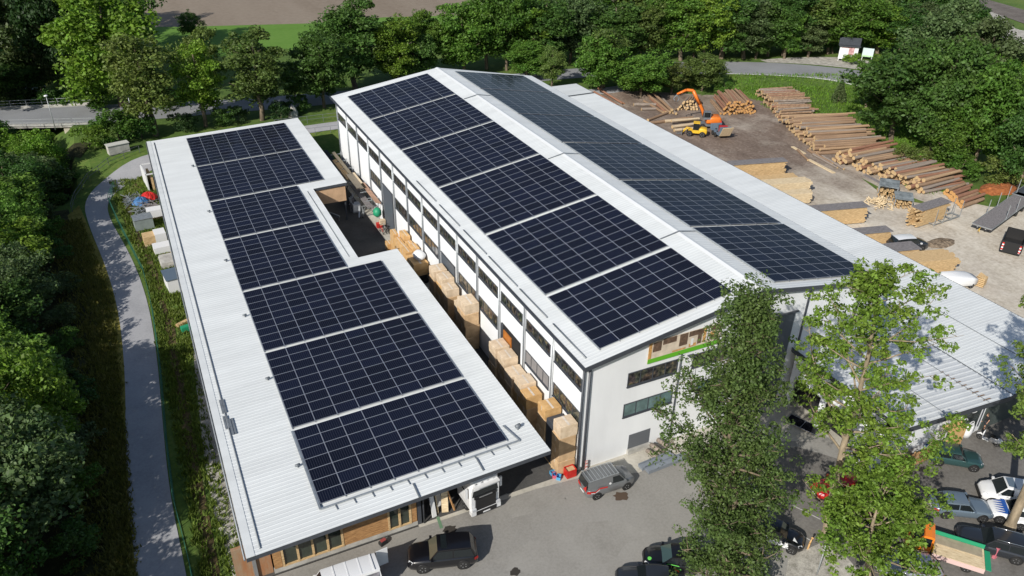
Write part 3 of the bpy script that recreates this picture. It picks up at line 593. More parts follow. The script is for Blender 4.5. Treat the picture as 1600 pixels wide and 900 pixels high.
# ------------------------------------------------------------------ vegetation
def project(P):
    d = Vector(P)-Vector((CX, CY, CZ)); z = d.dot(FWD); return 800+FOC*d.dot(RGT)/z, 450-FOC*d.dot(UPV)/z, z
rng = np.random.default_rng(7); random.seed(11)
def leaves(centres, radii, per, size, seed, flat=.0, up=.25):
    """leaf quads scattered through clumps; returns a mesh of separate quads"""
    g = np.random.default_rng(seed); C = np.repeat(np.asarray(centres, float), per, 0); Rr = np.repeat(np.asarray(radii, float), per)
    n = len(C); d = g.normal(size=(n,3)); d /= np.linalg.norm(d, axis=1)[:,None]
    rad = Rr*g.uniform(.35, 1.08, n)**.6
    P = C + d*rad[:,None]*np.array([1,1,.8-flat])
    N = d*.55 + g.normal(size=(n,3))*.55 + np.array([0,0,up]); N /= np.linalg.norm(N, axis=1)[:,None]
    A = np.cross(N, g.normal(size=(n,3))); A /= np.linalg.norm(A, axis=1)[:,None]; B = np.cross(N, A)
    s = size*g.uniform(.5, 1.5, n)[:,None]
    V = np.stack([P-A*s*.62, P-B*s*.36+N*s*.1, P+A*s*.62, P+B*s*.36+N*s*.1], 1).reshape(-1,3)
    me = bpy.data.meshes.new('crown'); me.vertices.add(4*n); me.vertices.foreach_set('co', V.ravel()); me.loops.add(4*n); me.loops.foreach_set('vertex_index', np.arange(4*n))
    me.polygons.add(n); me.polygons.foreach_set('loop_start', np.arange(n)*4); me.polygons.foreach_set('loop_total', np.full(n,4)); me.update(); me.validate(); me.materials.append(LEAF); return me
def limbs(mb, base, top, r, seed, n=7, reach=.7, mi=0):
    g = random.Random(seed); base, top = Vector(base), Vector(top); H = (top-base).length
    pts = [base.lerp(top, k/6)+Vector((g.uniform(-.02,.02)*H, g.uniform(-.02,.02)*H, 0))*(k > 0) for k in range(7)]
    mb.tube(pts, [r*(1-.13*k) for k in range(7)], mi, 7); ends = []
    for i in range(n):
        t = .28+.62*i/n; k = int(t*6); p = pts[k].lerp(pts[k+1], t*6-k); a = i*2.4+g.uniform(-.5,.5); l = H*reach*(1-t*.75)*g.uniform(.7,1.1)*.55
        q = p+Vector((math.cos(a)*l*.5, math.sin(a)*l*.5, l*.35)); e = p+Vector((math.cos(a)*l, math.sin(a)*l, l*.75))
        mb.tube([p, q, e], [r*.42*(1-t*.5), r*.26*(1-t*.5), r*.1], mi, 5); ends.append((q, e))
    return pts, ends
KINDS = {}
def proto(kind, var):
    """unit crowns: height 1, radius measured separately; several variants of each kind"""
    key = (kind, var)
    if key in KINDS: return KINDS[key]
    g = np.random.default_rng(hash(kind) % 1 + sum(map(ord, kind))*31+var*7); mb = MB()
    if kind == 'round': H, Rr, b, nl, nc, per, sz, cr = 12, 4.6, .03, 14, 230, 74, .29, .9
    elif kind == 'tall': H, Rr, b, nl, nc, per, sz, cr = 16, 4.0, .03, 16, 250, 74, .29, .9
    elif kind == 'loose': H, Rr, b, nl, nc, per, sz, cr = 13, 3.2, .08, 14, 190, 60, .25, .75
    elif kind == 'willow': H, Rr, b, nl, nc, per, sz, cr = 11, 5.2, .03, 13, 220, 74, .25, .9
    elif kind == 'shrub': H, Rr, b, nl, nc, per, sz, cr = 4, 2.6, .0, 6, 70, 60, .2, .55
    C = []; RAD = []
    if kind == 'spruce':
        H, Rr = 6, 1.7; mb.tube([(0,0,0),(0,0,3),(0,0,5.8)], [.14,.09,.02], 0, 6)
        for k in range(16):
            z = .5+k*.33; r = Rr*(1-z/6.1)
            for j in range(9):
                a = j*.7+k*1.3+g.uniform(-.2,.2); C.append((math.cos(a)*r*.75, math.sin(a)*r*.75, z-.1)); RAD.append(.32*(1.1-z/8))
        crown = leaves(C, RAD, 34, .17, 5, .3, .3)
    else:
        cz, rz = H*(1+b)/2, H*(1-b)/2; lob = []
        for i in range(nl):
            th = i*2.399+g.uniform(-.3,.3); zf = max(-.86, min(.93, -.84+1.74*(i+.5)/nl+g.uniform(-.1,.1))); rr = (1-zf*zf)**.45*(1 if zf > -.2 else .82)
            lob.append((np.array([math.cos(th)*rr*Rr*.62, math.sin(th)*rr*Rr*.62, cz+zf*rz*.8]), Rr*g.uniform(.32,.56)))
        lob.append((np.array([0,0,cz+.1*rz]), Rr*.6))
        for i in range(nc):
            c, r = lob[g.integers(len(lob))]; d = g.normal(size=3); d /= np.linalg.norm(d)
            if d[2] < -.3: d[2] *= -.6
            p = c + d*r*np.array([1,1,1.15])*g.uniform(.6,1.05); p[2] = max(p[2], H*b+.2 if kind != 'shrub' else .3)
            C.append(p); RAD.append(cr*g.uniform(.55,1.25))
        for c, r in lob: C.append(c); RAD.append(r*.75)
        crown = leaves(C, RAD, per, sz, var*5+3)
        limbs(mb, (0,0,0), (0,0,H*.88), H*.021, var+3, 8)
    KINDS[key] = (H, Rr, mb.mesh('trunk', [BARK]), crown); return KINDS[key]
NV = {'round': 3, 'tall': 3, 'loose': 2, 'willow': 3, 'shrub': 2, 'spruce': 1}
TC = [0]
def tree(kind, x, y, H, Rm, tint, label, group=None, name=None, base=None):
    TC[0] += 1; k = TC[0]; h0, r0, tm, cm = proto(kind, k % NV[kind]); z = hgt(x, y) if base is None else base
    nm = name or {'shrub': 'leafy_shrub', 'spruce': 'spruce_tree', 'willow': 'willow_tree'}.get(kind, 'broadleaf_tree')
    t = thing(nm, label, 'shrub' if kind == 'shrub' else 'tree', (x, y, z-.05), random.uniform(0, 6.28), group)
    for part, me in (('trunk', tm), ('crown', cm)):
        o = link(part, me, t); o.scale = (Rm/r0, Rm/r0, H/h0)
        j = random.uniform(.82, 1.2); o.color = (tint[0]*j*random.uniform(.9,1.1), tint[1]*j, tint[2]*j, 1)
    return t
def tree_px(kind, u, vb, vt, wpx, tint, label, group=None, name=None):
    """base at picture point (u, vb) on the terrain, height so that its top reaches row vt"""
    p = at(u, vb); lo, hi = .5, 40
    for _ in range(30):
        mid = (lo+hi)/2
        if project((p.x, p.y, p.z+mid))[1] > vt: lo = mid
        else: hi = mid
    return tree(kind, p.x, p.y, lo, max(.8, wpx*.5*project(p)[2]/FOC), tint, label, group, name)
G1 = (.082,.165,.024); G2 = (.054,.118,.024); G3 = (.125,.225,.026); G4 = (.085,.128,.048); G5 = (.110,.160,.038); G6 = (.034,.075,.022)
# trees one can name
for a in (
 ('round',190,166,-14,165,G3,'large bright green oak beyond the road at the end of the bridge'),
 ('loose',244,212,42,105,G5,'olive leafed slim tree between the road and the far left corner of the low roof'),
 ('loose',322,198,62,78,G3,'bright yellow green slim tree behind the far edge of the low roof'),
 ('loose',327,165,36,60,G5,'dull green tree behind the bright slim tree near the crop strip'),
 ('loose',410,188,42,98,G5,'pale olive tree with thin crown behind the far right corner of the low roof'),
 ('round',507,168,52,100,G2,'dark round tree beside the road left of the hall ridge'),
 ('round',462,158,95,44,G2,'small dark tree at the road edge beside the round dark tree'),
 ('tall',556,140,-6,108,G2,'tall dark tree in front of the ploughed field left of the ridge'),
 ('tall',622,136,22,72,G3,'light green tree to the right of the tall dark field tree'),
 ('round',648,130,52,75,G2,'shaded dark tree directly above the hall ridge end'),
 ('tall',662,118,10,60,G1,'mid green tree top standing out against the field above the ridge end'),
 ('round',725,116,6,105,G1,'broad sunlit green tree behind the far right gable corner'),
 ('round',822,122,66,74,G1,'low round tree touching the far corner of the right hall slope'),
 ('loose',862,140,70,44,G5,'thin olive tree by the visible bit of road behind the annex roof'),
 ('round',938,142,52,88,G1,'leafy tree in front of the road near the annex far end'),
 ('loose',942,138,38,70,G5,'yellowish tree rising behind the leafy tree at the annex far end'),
 ('round',1000,152,84,92,G1,'green tree behind the crossed logs left of the excavator'),
 ('loose',1048,148,92,50,G5,'thin pale tree between the log heap and the road'),
 ('round',1096,142,86,74,G5,'greyish round tree behind the raised excavator arm'),
 ('round',1392,218,72,150,G2,'large dark tree at the left end of the grove beside the meadow'),
 ('tall',1352,168,92,60,G1,'slim tree on the meadow edge in front of the lay-by'),
 ('round',1452,242,60,130,G2,'dark rounded tree in the middle of the grove behind the long logs'),
 ('tall',1440,190,-8,110,G4,'greyish tree with thin top at the back of the grove'),
 ('round',1520,262,96,120,G1,'green tree in the grove above the short red logs'),
 ('round',1588,296,150,110,G2,'dark leafy tree at the right picture edge above the rusty sheet'),
 ('tall',1506,205,18,110,G4,'tall tree at the back of the grove near the railway'),
 ('round',1548,196,70,80,G3,'bright tree at the back of the grove beside the gravel track'),
 ('round',1592,215,84,80,G2,'dark tree at the right edge below the gravel track'),
 ('round',1482,258,170,90,G1,'low bushy tree at the front foot of the grove'),
 ('spruce',1309,159,121,30,G4,'small grey green spruce alone on the meadow'),
 ): tree_px(*a)
for a in (
 ('shrub',188,222,172,80,G1,'big green bush at the bridge end beside the road'),('shrub',150,232,198,56,G3,'bright low bush under the bridge parapet'),('shrub',222,216,176,52,G2,'dark bush beside the slim olive tree'),
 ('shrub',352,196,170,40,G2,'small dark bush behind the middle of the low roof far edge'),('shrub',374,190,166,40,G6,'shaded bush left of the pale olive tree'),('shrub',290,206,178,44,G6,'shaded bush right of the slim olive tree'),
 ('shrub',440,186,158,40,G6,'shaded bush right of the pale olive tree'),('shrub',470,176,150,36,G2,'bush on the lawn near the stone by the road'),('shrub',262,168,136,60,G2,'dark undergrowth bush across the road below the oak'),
 ('shrub',150,168,134,70,G1,'green bush behind the far bridge railing'),('shrub',90,178,140,64,G2,'dark bush behind the middle of the far bridge railing'),('shrub',30,182,136,60,G4,'grey green bush behind the left part of the far bridge railing'),
 ('shrub',1330,100,84,30,G3,'small yellow green bush left of the white notice board'),('shrub',1378,110,88,40,G3,'small yellow green bush right of the green notice board'),
 ('shrub',1130,150,128,34,G1,'weedy bush on the bank behind the excavator'),('shrub',1560,288,250,70,G5,'olive bush above the rusty sheet'),('shrub',1500,275,245,70,G1,'bush at the foot of the grove near the short logs'),
 ('shrub',1420,262,232,60,G5,'pale weeds and bush behind the ends of the long logs'),
 ): tree_px(*a)
# the row of trees beyond the road, and those behind it: nothing sets one apart from its neighbours
GW1, GW2, GW3 = 'roadside trees behind the road', 'trees filling the wood behind the roadside row', 'trees of the wooded river bank'
cols = (G1, G2, G2, G1, G4, G5, G3, G2)
for i, u in enumerate(range(752, 1480, 34)):
    vb = 116-(u-752)*.052 if u < 1040 else 100-(u-1040)*.024
    tree_px(('tall','round','tall')[i % 3], u+random.uniform(-9,9), vb-random.uniform(4,12), random.uniform(-30,12), random.uniform(70,100), cols[(i*3) % 8], 'green roadside tree standing in the row behind the road', GW1)
for i, u in enumerate(range(800, 1460, 46)):
    tree_px(('round','tall')[i % 2], u+random.uniform(-10,10), 66-(u-780)*.03+random.uniform(-4,4), random.uniform(-60,-20), 92, cols[(i*5+1) % 8], 'tree in the wood behind the roadside row', GW2)
for i, (u, v) in enumerate(((1180,92),(1225,92),(1262,90),(1300,84),(1360,82),(1130,88),(1085,92))):
    tree_px('tall', u, v, random.uniform(8,40), 52, (G2, G1, G4)[i % 3], 'green roadside tree standing in the row behind the road', GW1)
# dark wood beyond the bridge
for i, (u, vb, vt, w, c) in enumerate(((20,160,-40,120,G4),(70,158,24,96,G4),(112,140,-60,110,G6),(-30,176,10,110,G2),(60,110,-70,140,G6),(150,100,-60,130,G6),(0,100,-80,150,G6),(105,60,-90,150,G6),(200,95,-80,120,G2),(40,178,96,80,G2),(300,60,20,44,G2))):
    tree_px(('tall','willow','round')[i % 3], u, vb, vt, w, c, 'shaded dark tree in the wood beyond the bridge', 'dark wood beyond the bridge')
# wooded bank left of the path
FL = [(-41,-12,11.5,5.0),(-41,-3,8,4.6),(-41.2,4,9.5,4.8),(-40,11,11,4.8),(-39.8,18,10.8,4.8),(-40.6,24,9.5,4.6),(-42.5,32,7.5,4.2),(-42.5,39,7,4.2),(-41.8,45,7.4,4.6),(-42.6,52,7.6,4.8),(-42.8,59,7.4,4.8),(-43.8,66,8.0,5.2),(-43.2,73,7.8,5.0),(-42.6,80,8.0,5.0),(-42.2,88,8.5,4.6),(-38.8,84,5,3.2),(-39,90,5,3.2),(-47,95,6,4),
      (-49,-8,13,5.4),(-49,2,12,5.2),(-49.5,11,13.5,5.4),(-49,20,13,5.2),(-50,29,11,5),(-50.5,38,10,5),(-50,47,12,5.4),(-51,56,11,5.2),(-52,66,10,5.2),(-53,76,10,5.2),(-53,86,9,5),(-58,-3,14,5.5),(-59,9,14.5,5.6),(-59,22,15,5.6),(-60,35,13,5.5),(-60,47,13,5.5),(-61,60,13,5.5),(-63,73,12,5.5),(-64,86,12,5.5),(-62,98,11,5),(-69,18,16,5.8),(-70,34,15,5.8),(-71,50,15,5.8),(-73,66,14,5.8),(-75,82,14,5.8),(-76,97,14,5.8),(-54,97,8,4.5),
      (-41,-21,10,4.6),(-49,-19,12,5)]
FT = (G1, G4, G2, G1, G3, G4, G2, G5)
for i, (x, y, h, r) in enumerate(FL):
    tree(('willow','round','willow','tall')[i % 4] if i > 15 else ('willow','round')[i % 2], x+random.uniform(-.7,.7), y+random.uniform(-.8,.8), h, r, FT[(i*3+i//5) % 8], 'leafy tree crowded on the river bank left of the path', GW3)
for i, (x, y) in enumerate(((-36.4,-6),(-36.2,2),(-36.6,8),(-36.3,14),(-36.6,20),(-36.2,26),(-37.3,36),(-37.6,41),(-38.5,57),(-38.7,63),(-39.6,70),(-38.6,77),(-39,86),(-37.5,48),(-38.2,31))):
    tree('shrub', x, y, random.uniform(1.8,3.0), random.uniform(1.6,2.4), (G1,G4,G2)[i % 3], 'low bush on the shaded bank between the trees and the path', 'bushes along the river bank')
# ---- foreground trees, built limb by limb
def big_tree(name, label, trunk, rad, shape, tint, leaf, per, barkm, seed, clump=.62):
    """trunk: list of points; shape(g) yields (limb start t, direction, length, clump spread)"""
    g = random.Random(seed); base = Vector(trunk[0]); t = thing(name, label, 'tree', base); mb = MB(); pts = [Vector(p)-base for p in trunk]
    n = len(pts); mb.tube(pts, [rad*(1-.9*k/(n-1)) for k in range(n)], 0, 9); C = []; RD = []
    mb.tube([pts[0]-Vector((0,0,.3)), pts[0]+Vector((0,0,.8))], [rad*1.5, rad*1.02], 0, 9)
    def on(t_):
        f = t_*(n-1); k = min(int(f), n-2); return pts[k].lerp(pts[k+1], f-k)
    for (t_, az, el, l, nb) in shape(g):
        p = on(t_); d = Vector((math.cos(az)*math.cos(el), math.sin(az)*math.cos(el), math.sin(el)))
        q = [p]; r0 = max(.03, rad*.45*(1-t_*.75))
        for k in range(4): d = (d+Vector((g.uniform(-.2,.2), g.uniform(-.2,.2), g.uniform(-.02,.22)))).normalized(); q.append(q[-1]+d*l/4)
        mb.tube(q, [r0*(1-.22*k) for k in range(5)], 0, 6)
        for b in range(nb):
            s = .25+.75*(b+.5)/nb; f = s*4; k = min(int(f), 3); o = q[k].lerp(q[k+1], f-k)
            dd = Vector((g.gauss(0,1), g.gauss(0,1), g.uniform(-.2,.8))).normalized(); ll = g.uniform(.5,1.3)*clump*1.7; e = o+dd*ll
            mb.bar(o, e, r0*.25+.008, 0, 4, .008)
            for _ in range(3):
                C.append(e+Vector((g.gauss(0,.45), g.gauss(0,.45), g.gauss(0,.35)))*clump*1.5); RD.append(clump*g.uniform(.5,1.1))
    mb.build('trunk', barkm, t); me = leaves([tuple(c) for c in C], RD, per, leaf, seed+5, .1, .35); o = link('crown', me, t); o.color = (*tint, 1); return t
def reach(t_, tab):
    for (a, x), (b, y) in zip(tab, tab[1:]):
        if t_ <= b: return x+(y-x)*(t_-a)/(b-a)
    return tab[-1][1]
def poplar(g):
    out = []
    for i in range(108):
        t_ = .02+.975*i/108; az = i*2.399+g.uniform(-.5,.5); l = reach(t_, ((0,2.6),(.25,3.5),(.5,3.8),(.6,2.9),(.75,1.7),(.9,.95),(1,.5)))*g.uniform(.6,1.2)
        if .4 < t_ < .6 and math.cos(az-2.6) > .6: l *= 1.45
        if g.random() > .07: out.append((t_, az, g.uniform(.05,.6), l, max(3, int(2+l*1.7))))
    return out
def maple(g):
    out = [(.36,2.5,1.2,10.0,12),(.30,4.8,.9,4.5,5)]
    for i in range(36):
        t_ = .30+.69*i/36; l = reach(t_, ((.3,4.6),(.45,5.6),(.65,5.6),(.8,4.2),(1,1.4)))*g.uniform(.6,1.15); out.append((t_, i*2.399+g.uniform(-.4,.4), g.uniform(.15,.85), l, 5))
    return out
def maple_low(g):
    out = [(.85,.1,.35,8.0,10),(.9,.5,.3,6.5,8),(.5,3.4,.1,6.0,8),(.4,3.9,.05,5.5,8)]
    for i in range(22):
        t_ = .30+.68*i/22; l = reach(t_, ((.3,4.6),(.6,5.2),(1,2.6)))*g.uniform(.6,1.15); out.append((t_, i*2.399+g.uniform(-.4,.4), g.uniform(-.05,.5), l, 6))
    return out
def lean(*q): return [tuple(at(*p)) for p in q]
big_tree('poplar_tree', 'tall dense dark green poplar in front of the hall gable', lean((1128,930),(1140,850,3),(1148,770,6.5),(1140,690,10.6),(1152,600,14.6),(1172,520,18.3),(1184,462,20.9)), .34, poplar, (.080,.130,.034), .155, 38, BARK, 3, .58)
big_tree('maple_tree', 'sparse bright green maple with forked trunk over the entrance shed roof', lean((1290,838),(1302,770,3.3),(1317,700,7.0),(1338,630,10.8),(1356,560,14.6),(1368,490,18.2),(1376,436,21)), .33, maple, (.138,.225,.032), .19, 34, BARKP, 9, .5)
big_tree('maple_tree', 'low spreading bright green maple above the parked cars', lean((1362,938),(1356,890,2),(1358,840,4.2),(1370,795,6.2),(1388,755,7.8)), .24, maple_low, (.125,.212,.030), .185, 38, BARKP, 21, .55)
big_tree('maple_tree', 'pale leafed maple cut off by the right picture edge', [(26.34,-18.9,0),(26.4,-18.8,4),(26.5,-18.6,8),(26.4,-18.4,12),(26.3,-18.2,16),(26.2,-18,20)], .36, maple, (.125,.195,.038), .19, 34, BARKP, 33, .5)
# ---- rough grass: nobody could count the blades
GRASSB = leaf_mat('grass_blade')
def blades(name, label, pts, h, tint, per, spread, seed):
    g = np.random.default_rng(seed); P = np.repeat(np.asarray(pts), per, 0); n = len(P); P = P+np.c_[g.normal(0, spread, (n,2)), np.zeros(n)]
    a = g.uniform(0, 6.28, n); hh = h*g.uniform(.5,1.4,n); w = hh*.22; D = np.c_[np.cos(a), np.sin(a), np.zeros(n)]; lean = np.c_[g.normal(0,.35,n)*hh, g.normal(0,.35,n)*hh, hh]
    V = np.stack([P-D*w[:,None], P+D*w[:,None], P+lean], 1).reshape(-1,3)
    me = bpy.data.meshes.new(name); me.vertices.add(3*n); me.vertices.foreach_set('co', V.ravel()); me.loops.add(3*n); me.loops.foreach_set('vertex_index', np.arange(3*n)); me.polygons.add(n); me.polygons.foreach_set('loop_start', np.arange(n)*3); me.polygons.foreach_set('loop_total', np.full(n,3)); me.update(); me.materials.append(GRASSB)
    o = link(name, me); o.color = (*tint, 1); return tag(o, label, 'grass', kind='stuff')
def scatter(f, n, seed):
    g = random.Random(seed); out = []
    while len(out) < n:
        q = f(g)
        if q: out.append((q[0], q[1], hgt(*q)+.02))
    return out
def emb(g):
    y = g.uniform(1, 80); xe = -29.1 if y < 45 else -29.1-(y-45)*.085
    x = g.uniform(xe+.2, -26.0)
    if abs(x-(xe+1.3)) < .35 and g.random() < .8: return None
    if x > -26.9 and y < 30 and g.random() < .75: return None
    return x, y
blades('rough_grass', 'rough tall grass on the strip between path and low warehouse', scatter(emb, 2600, 4), .32, (.125,.175,.034), 8, .16, 4)
def und(g):
    y = g.uniform(-10,68); xe = -32.8 if y < 45 else -32.8-(y-45)*.13
    return xe-abs(g.gauss(0,1.9))-.05, y
blades('undergrowth', 'rough shaded undergrowth between the path and the bank trees', scatter(und, 4200, 9), .36, (.16,.155,.04), 7, .2, 9)
def mea(g):
    u, v = g.uniform(1140,1480), g.uniform(112,300)
    if v > 135+(u-1140)*.55 or v < 116+max(0,u-1330)*.3: return None
    p = at(u, v); return p.x, p.y
blades('meadow_grass', 'tall meadow grass behind the long log stacks', scatter(mea, 3600, 5), .34, (.115,.225,.026), 7, .5, 5)
# ------------------------------------------------------------------ vehicles
def wheel_meshes():
    a = MB(); a.lathe([(.17,-.1),(.30,-.11),(.335,-.08),(.335,.08),(.30,.11),(.17,.1)], 0, 18, 'Y')
    b = MB(); b.lathe([(.0,.075),(.05,.085),(.07,.06),(.19,.07),(.225,.1),(.225,.06)], 0, 16, 'Y')
    for k in range(5):
        t = k*2*math.pi/5; b.beam((.05*math.cos(t),.075,.05*math.sin(t)),(.2*math.cos(t),.095,.2*math.sin(t)),.06,.03,0,(0,1,0))
    c = MB(); c.lathe([(.0,.05),(.2,.055)], 0, 16, 'Y')
    return a.mesh('tyre', [RUBBER]), b.mesh('rim', [ALLOY]), c.mesh('brake_disc', [BLACKP])
TYRE, RIM, DISC = wheel_meshes()
ARCH = None
def wheel(parent, x, y, r, side, wide=1., steel=False):
    o = link('wheel', TYRE, parent, (x, y, r)); o.scale = (r/.335, wide, r/.335)
    if side < 0: o.rotation_euler = (0, 0, math.pi)
    for nm, me in (('rim', RIM), ('brake_disc', DISC)): link(nm, me, o)
    return o
def paint(name, col, metal=0., rough=.28): return mat('car_paint_'+name, col, rough, metal, coat=.7)
def ring(x, hw, zb, zt, tum=.9):
    h = zt-zb; P = [(hw*.84,zb),(hw*.97,zb+.12*h),(hw,zb+.42*h),(hw*.985,zb+.72*h),(hw*.95,zt-.07*h),(hw*.82,zt),(hw*.3,zt+.02)]
    return [(x, y, z) for y, z in P]+[(x, -y, z) for y, z in reversed(P)]
def car(label, cat, pos, head, pm, L=4.4, Wd=1.8, H=1.48, hood=.88, belt=.95, tail=.95, ws=.75, rf=.15, rr=-1.35, rb=-1.9, wr=.33, wb=(-1.32,1.35), roofm=None, rails=False, glass_to=None, group=None, name='parked_car', round_=1., wsg=None, sill=None):
    t = thing(name, label, cat, pos, head, group); l = L/2; hw = Wd/2; mb = MB()
    st = [(-l,.70,.46,tail*.74),(-l+.1,.88,.34,tail*.93),(-l+.4,.97,.26,tail),(wb[0],1,.24,belt),(0,1,.23,belt),(ws,1,.23,belt),(min(l-.7,ws+.35),.99,.24,hood+.03),(l-.55,.955,.25,hood*.97),(l-.2,.86*(.5+.5*round_),.28,hood*.88),(l,.66*round_,.36,hood*.66)]
    mb.loft([ring(x, hw*k, a, b) for x, k, a, b in st]); body = mb.build('body', pm, t)
    # cabin shell
    mb = MB(); hb, ht = hw*.93, hw*.74; zb = belt-.04
    C = [(ws,zb,hb),(rf,H-.02,ht),((rf+rr)/2,H+.02,ht),(rr,H-.03,ht*.97),(rb,max(zb,tail-.02),hb*.94)]
    rg = []
    low_ = lambda x: hb*(1 if x > rr else .97)
    mb.face([(ws,hb,zb),(rf,ht,H-.03),(rf,-ht,H-.03),(ws,-hb,zb)]); mb.face([(rb,-hb*.95,zb),(rr,-ht*.97,H-.05),(rr,ht*.97,H-.05),(rb,hb*.95,zb)])
    for s in (1,-1):
        q = [(ws,s*hb,zb),(rb,s*hb*.95,zb),(rr,s*ht*.97,H-.05),((rf+rr)/2,s*ht,H),(rf,s*ht,H-.03)]; mb.face(q if s < 0 else q[::-1])
    mb.face([(rf,ht,H-.03),((rf+rr)/2,ht,H),((rf+rr)/2,-ht,H),(rf,-ht,H-.03)]); mb.face([((rf+rr)/2,ht,H),(rr,ht*.97,H-.05),(rr,-ht*.97,H-.05),((rf+rr)/2,-ht,H)])
    mb.build('cabin', pm, t)
    mb = MB(); k = .88; xs_ = [rf+.04,(rf*2+rr)/3,(rf+rr*2)/3,rr-.03]; zz = [H-.035,H+.012,H+.012,H-.05]
    mb.loft([[(x,y*ht*.99,z+(.03 if abs(y) < .9 else 0)) for y in (-1,-.8,0,.8,1)] for x, z in zip(xs_, zz)], 0, False, False); mb.build('roof', roofm or pm, t)
    def lerp(a, b, f): return tuple(a[i]+(b[i]-a[i])*f for i in range(3))
    def inset(q, m0, off):
        c = [sum(p[i] for p in q)/len(q) for i in range(3)]; return [tuple(p[i]+(c[i]-p[i])*m0+off[i] for i in range(3)) for p in q]
    d = Vector((H-zb, 0, ws-rf)).normalized(); mb = MB(); mb.face(inset([(ws,-hb,zb),(rf,-ht,H-.03),(rf,ht,H-.03),(ws,hb,zb)][::-1], .07, tuple(d*.012))); mb.build('windscreen', wsg or GLASSC, t)
    d = Vector((-(H-zb), 0, rr-rb)).normalized(); mb = MB(); mb.face(inset([(rb,-hb*.95,zb),(rr,-ht*.97,H-.05),(rr,ht*.97,H-.05),(rb,hb*.95,zb)], .1, tuple(d*.014))); mb.build('rear_window', GLASSC, t)
    xm = (rf+rr)/2+.1 if glass_to is None else glass_to
    for s in (1,-1):
        def side(x, f):   # point on the side of the cabin at x, f = 0 belt .. 1 roof
            top = H-.03 if rr <= x <= rf else (zb+(H-zb)*((ws-x)/(ws-rf) if x > rf else (x-rb)/(rr-rb+1e-6)))
            z = zb+(top-zb)*f; return (x, s*(hb+(ht-hb)*(z-zb)/(H-zb))+s*.012, z)
        for xa, xb in (((ws-.12, xm+.04),) if glass_to is not None else ((ws-.12, xm+.04),(xm-.04, rb+.14))):
            P = [side(xa,.1),side(min(xa,rf+.02),.86) if xa > rf else side(xa,.86)]
            P += [side(max(xb,rr-.0),.86) if xb < rr else side(xb,.86), side(xb,.1)]
            mb = MB(); mb.face(P if s > 0 else P[::-1]); mb.face(P[::-1] if s > 0 else P) if False else None; mb.build('side_window', GLASSC, t)
        mb = MB(); mb.box(ws-.28,ws-.1,s*hw*.99 if s > 0 else s*hw*.99-.2,s*hw*.99+.2 if s > 0 else s*hw*.99,belt-.02,belt+.14); mb.build('mirror', roofm or pm, t)
        mb = MB(); a = hw*.62*s; P = [(l-.32,hw*.86*s,hood*.74),(l-.10,hw*.56*s,hood*.72),(l-.16,hw*.54*s,hood*.87),(l-.42,hw*.84*s,hood*.92)]
        mb.face([tuple(Vector(p)+Vector((.035,.02*s,.02))) for p in (P if s > 0 else P[::-1])]); mb.build('headlight', LAMPW, t)
        mb = MB(); P = [(-l+.3,hw*.99*s,tail*.72),(-l+.02,hw*.78*s,tail*.70),(-l+.06,hw*.78*s,tail*.9),(-l+.34,hw*.97*s,tail*.92)]
        mb.face([tuple(Vector(p)+Vector((-.03,.02*s,.0))) for p in (P[::-1] if s > 0 else P)]); mb.build('tail_light', LAMPR, t)
        for x in wb:
            mb = MB(); mb.bar((x,s*(hw-.12),wr+.02),(x,s*(hw+.004),wr+.02),wr+.075,0,18); mb.build('wheel_arch', BLACKP, body); wheel(t, x, s*(hw-.095), wr, s)
        if rails:
            mb = MB(); mb.bar((rf-.1,s*ht*.93,H+.07),(rr+.05,s*ht*.93,H+.05),.022); mb.build('roof_rail', CHROME, t)
    mb = MB(); mb.box(-.13,.13,-.0,.01,0,.1); g = MB(); g.box(l-.16,l+.01,-hw*.45,hw*.45,.4,.56); g.build('grille', BLACKP, t)
    g = MB(); g.box(l-.02,l+.015,-.26,.26,.30,.39); g.box(-l-.02,-l+.02,-.26,.26,.52,.62); g.build('number_plate', PLASTW, t)
    if sill: g = MB(); [g.box(wb[0]+.4,wb[1]-.4,s*hw*.985-.02,s*hw*.985+.03,.25,.36) for s in (1,-1)]; g.build('side_trim', sill, t)
    return t
def cp(u, v, z=.7): return Vector((*at(u, v, z)[:2], .03))
def from_px(rear, front, zr=0.): 
    a, b = at(*rear), at(*front); d = b-a; return (a+b)/2, math.atan2(d.y, d.x), d.length
PBLACK = paint('black', (.006,.006,.008)); PGREY = paint('grey', (.20,.21,.22), .4); PRED = paint('red', (.42,.012,.012)); PWHITE = paint('white', (.74,.75,.76)); PBG = paint('blue_grey', (.16,.21,.26), .3); PTEAL = paint('dark_green', (.03,.075,.075), .2); PDG = paint('dark_grey', (.03,.034,.042), .3); PDR = paint('dark_red', (.10,.008,.012)); PORG = mat('truck_orange', (.78,.21,.02), .35, coat=.4); PSILV = paint('silver', (.45,.47,.50), .6)
# large black off-road car in the middle of the yard
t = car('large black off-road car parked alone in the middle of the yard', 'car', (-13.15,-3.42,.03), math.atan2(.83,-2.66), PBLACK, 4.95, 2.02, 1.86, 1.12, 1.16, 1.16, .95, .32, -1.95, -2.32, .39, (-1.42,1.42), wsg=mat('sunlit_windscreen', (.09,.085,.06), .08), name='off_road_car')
mb = MB(); mb.box(.82,1.2,-.6,.6,1.12,1.15); mb.build('bonnet_vent', GREYM, t)
mb = MB(); mb.face([(.1,-.62,1.892),(.1,.62,1.892),(-.75,.62,1.897),(-.75,-.62,1.897)][::-1]); mb.build('sunroof', GLASSC, t)
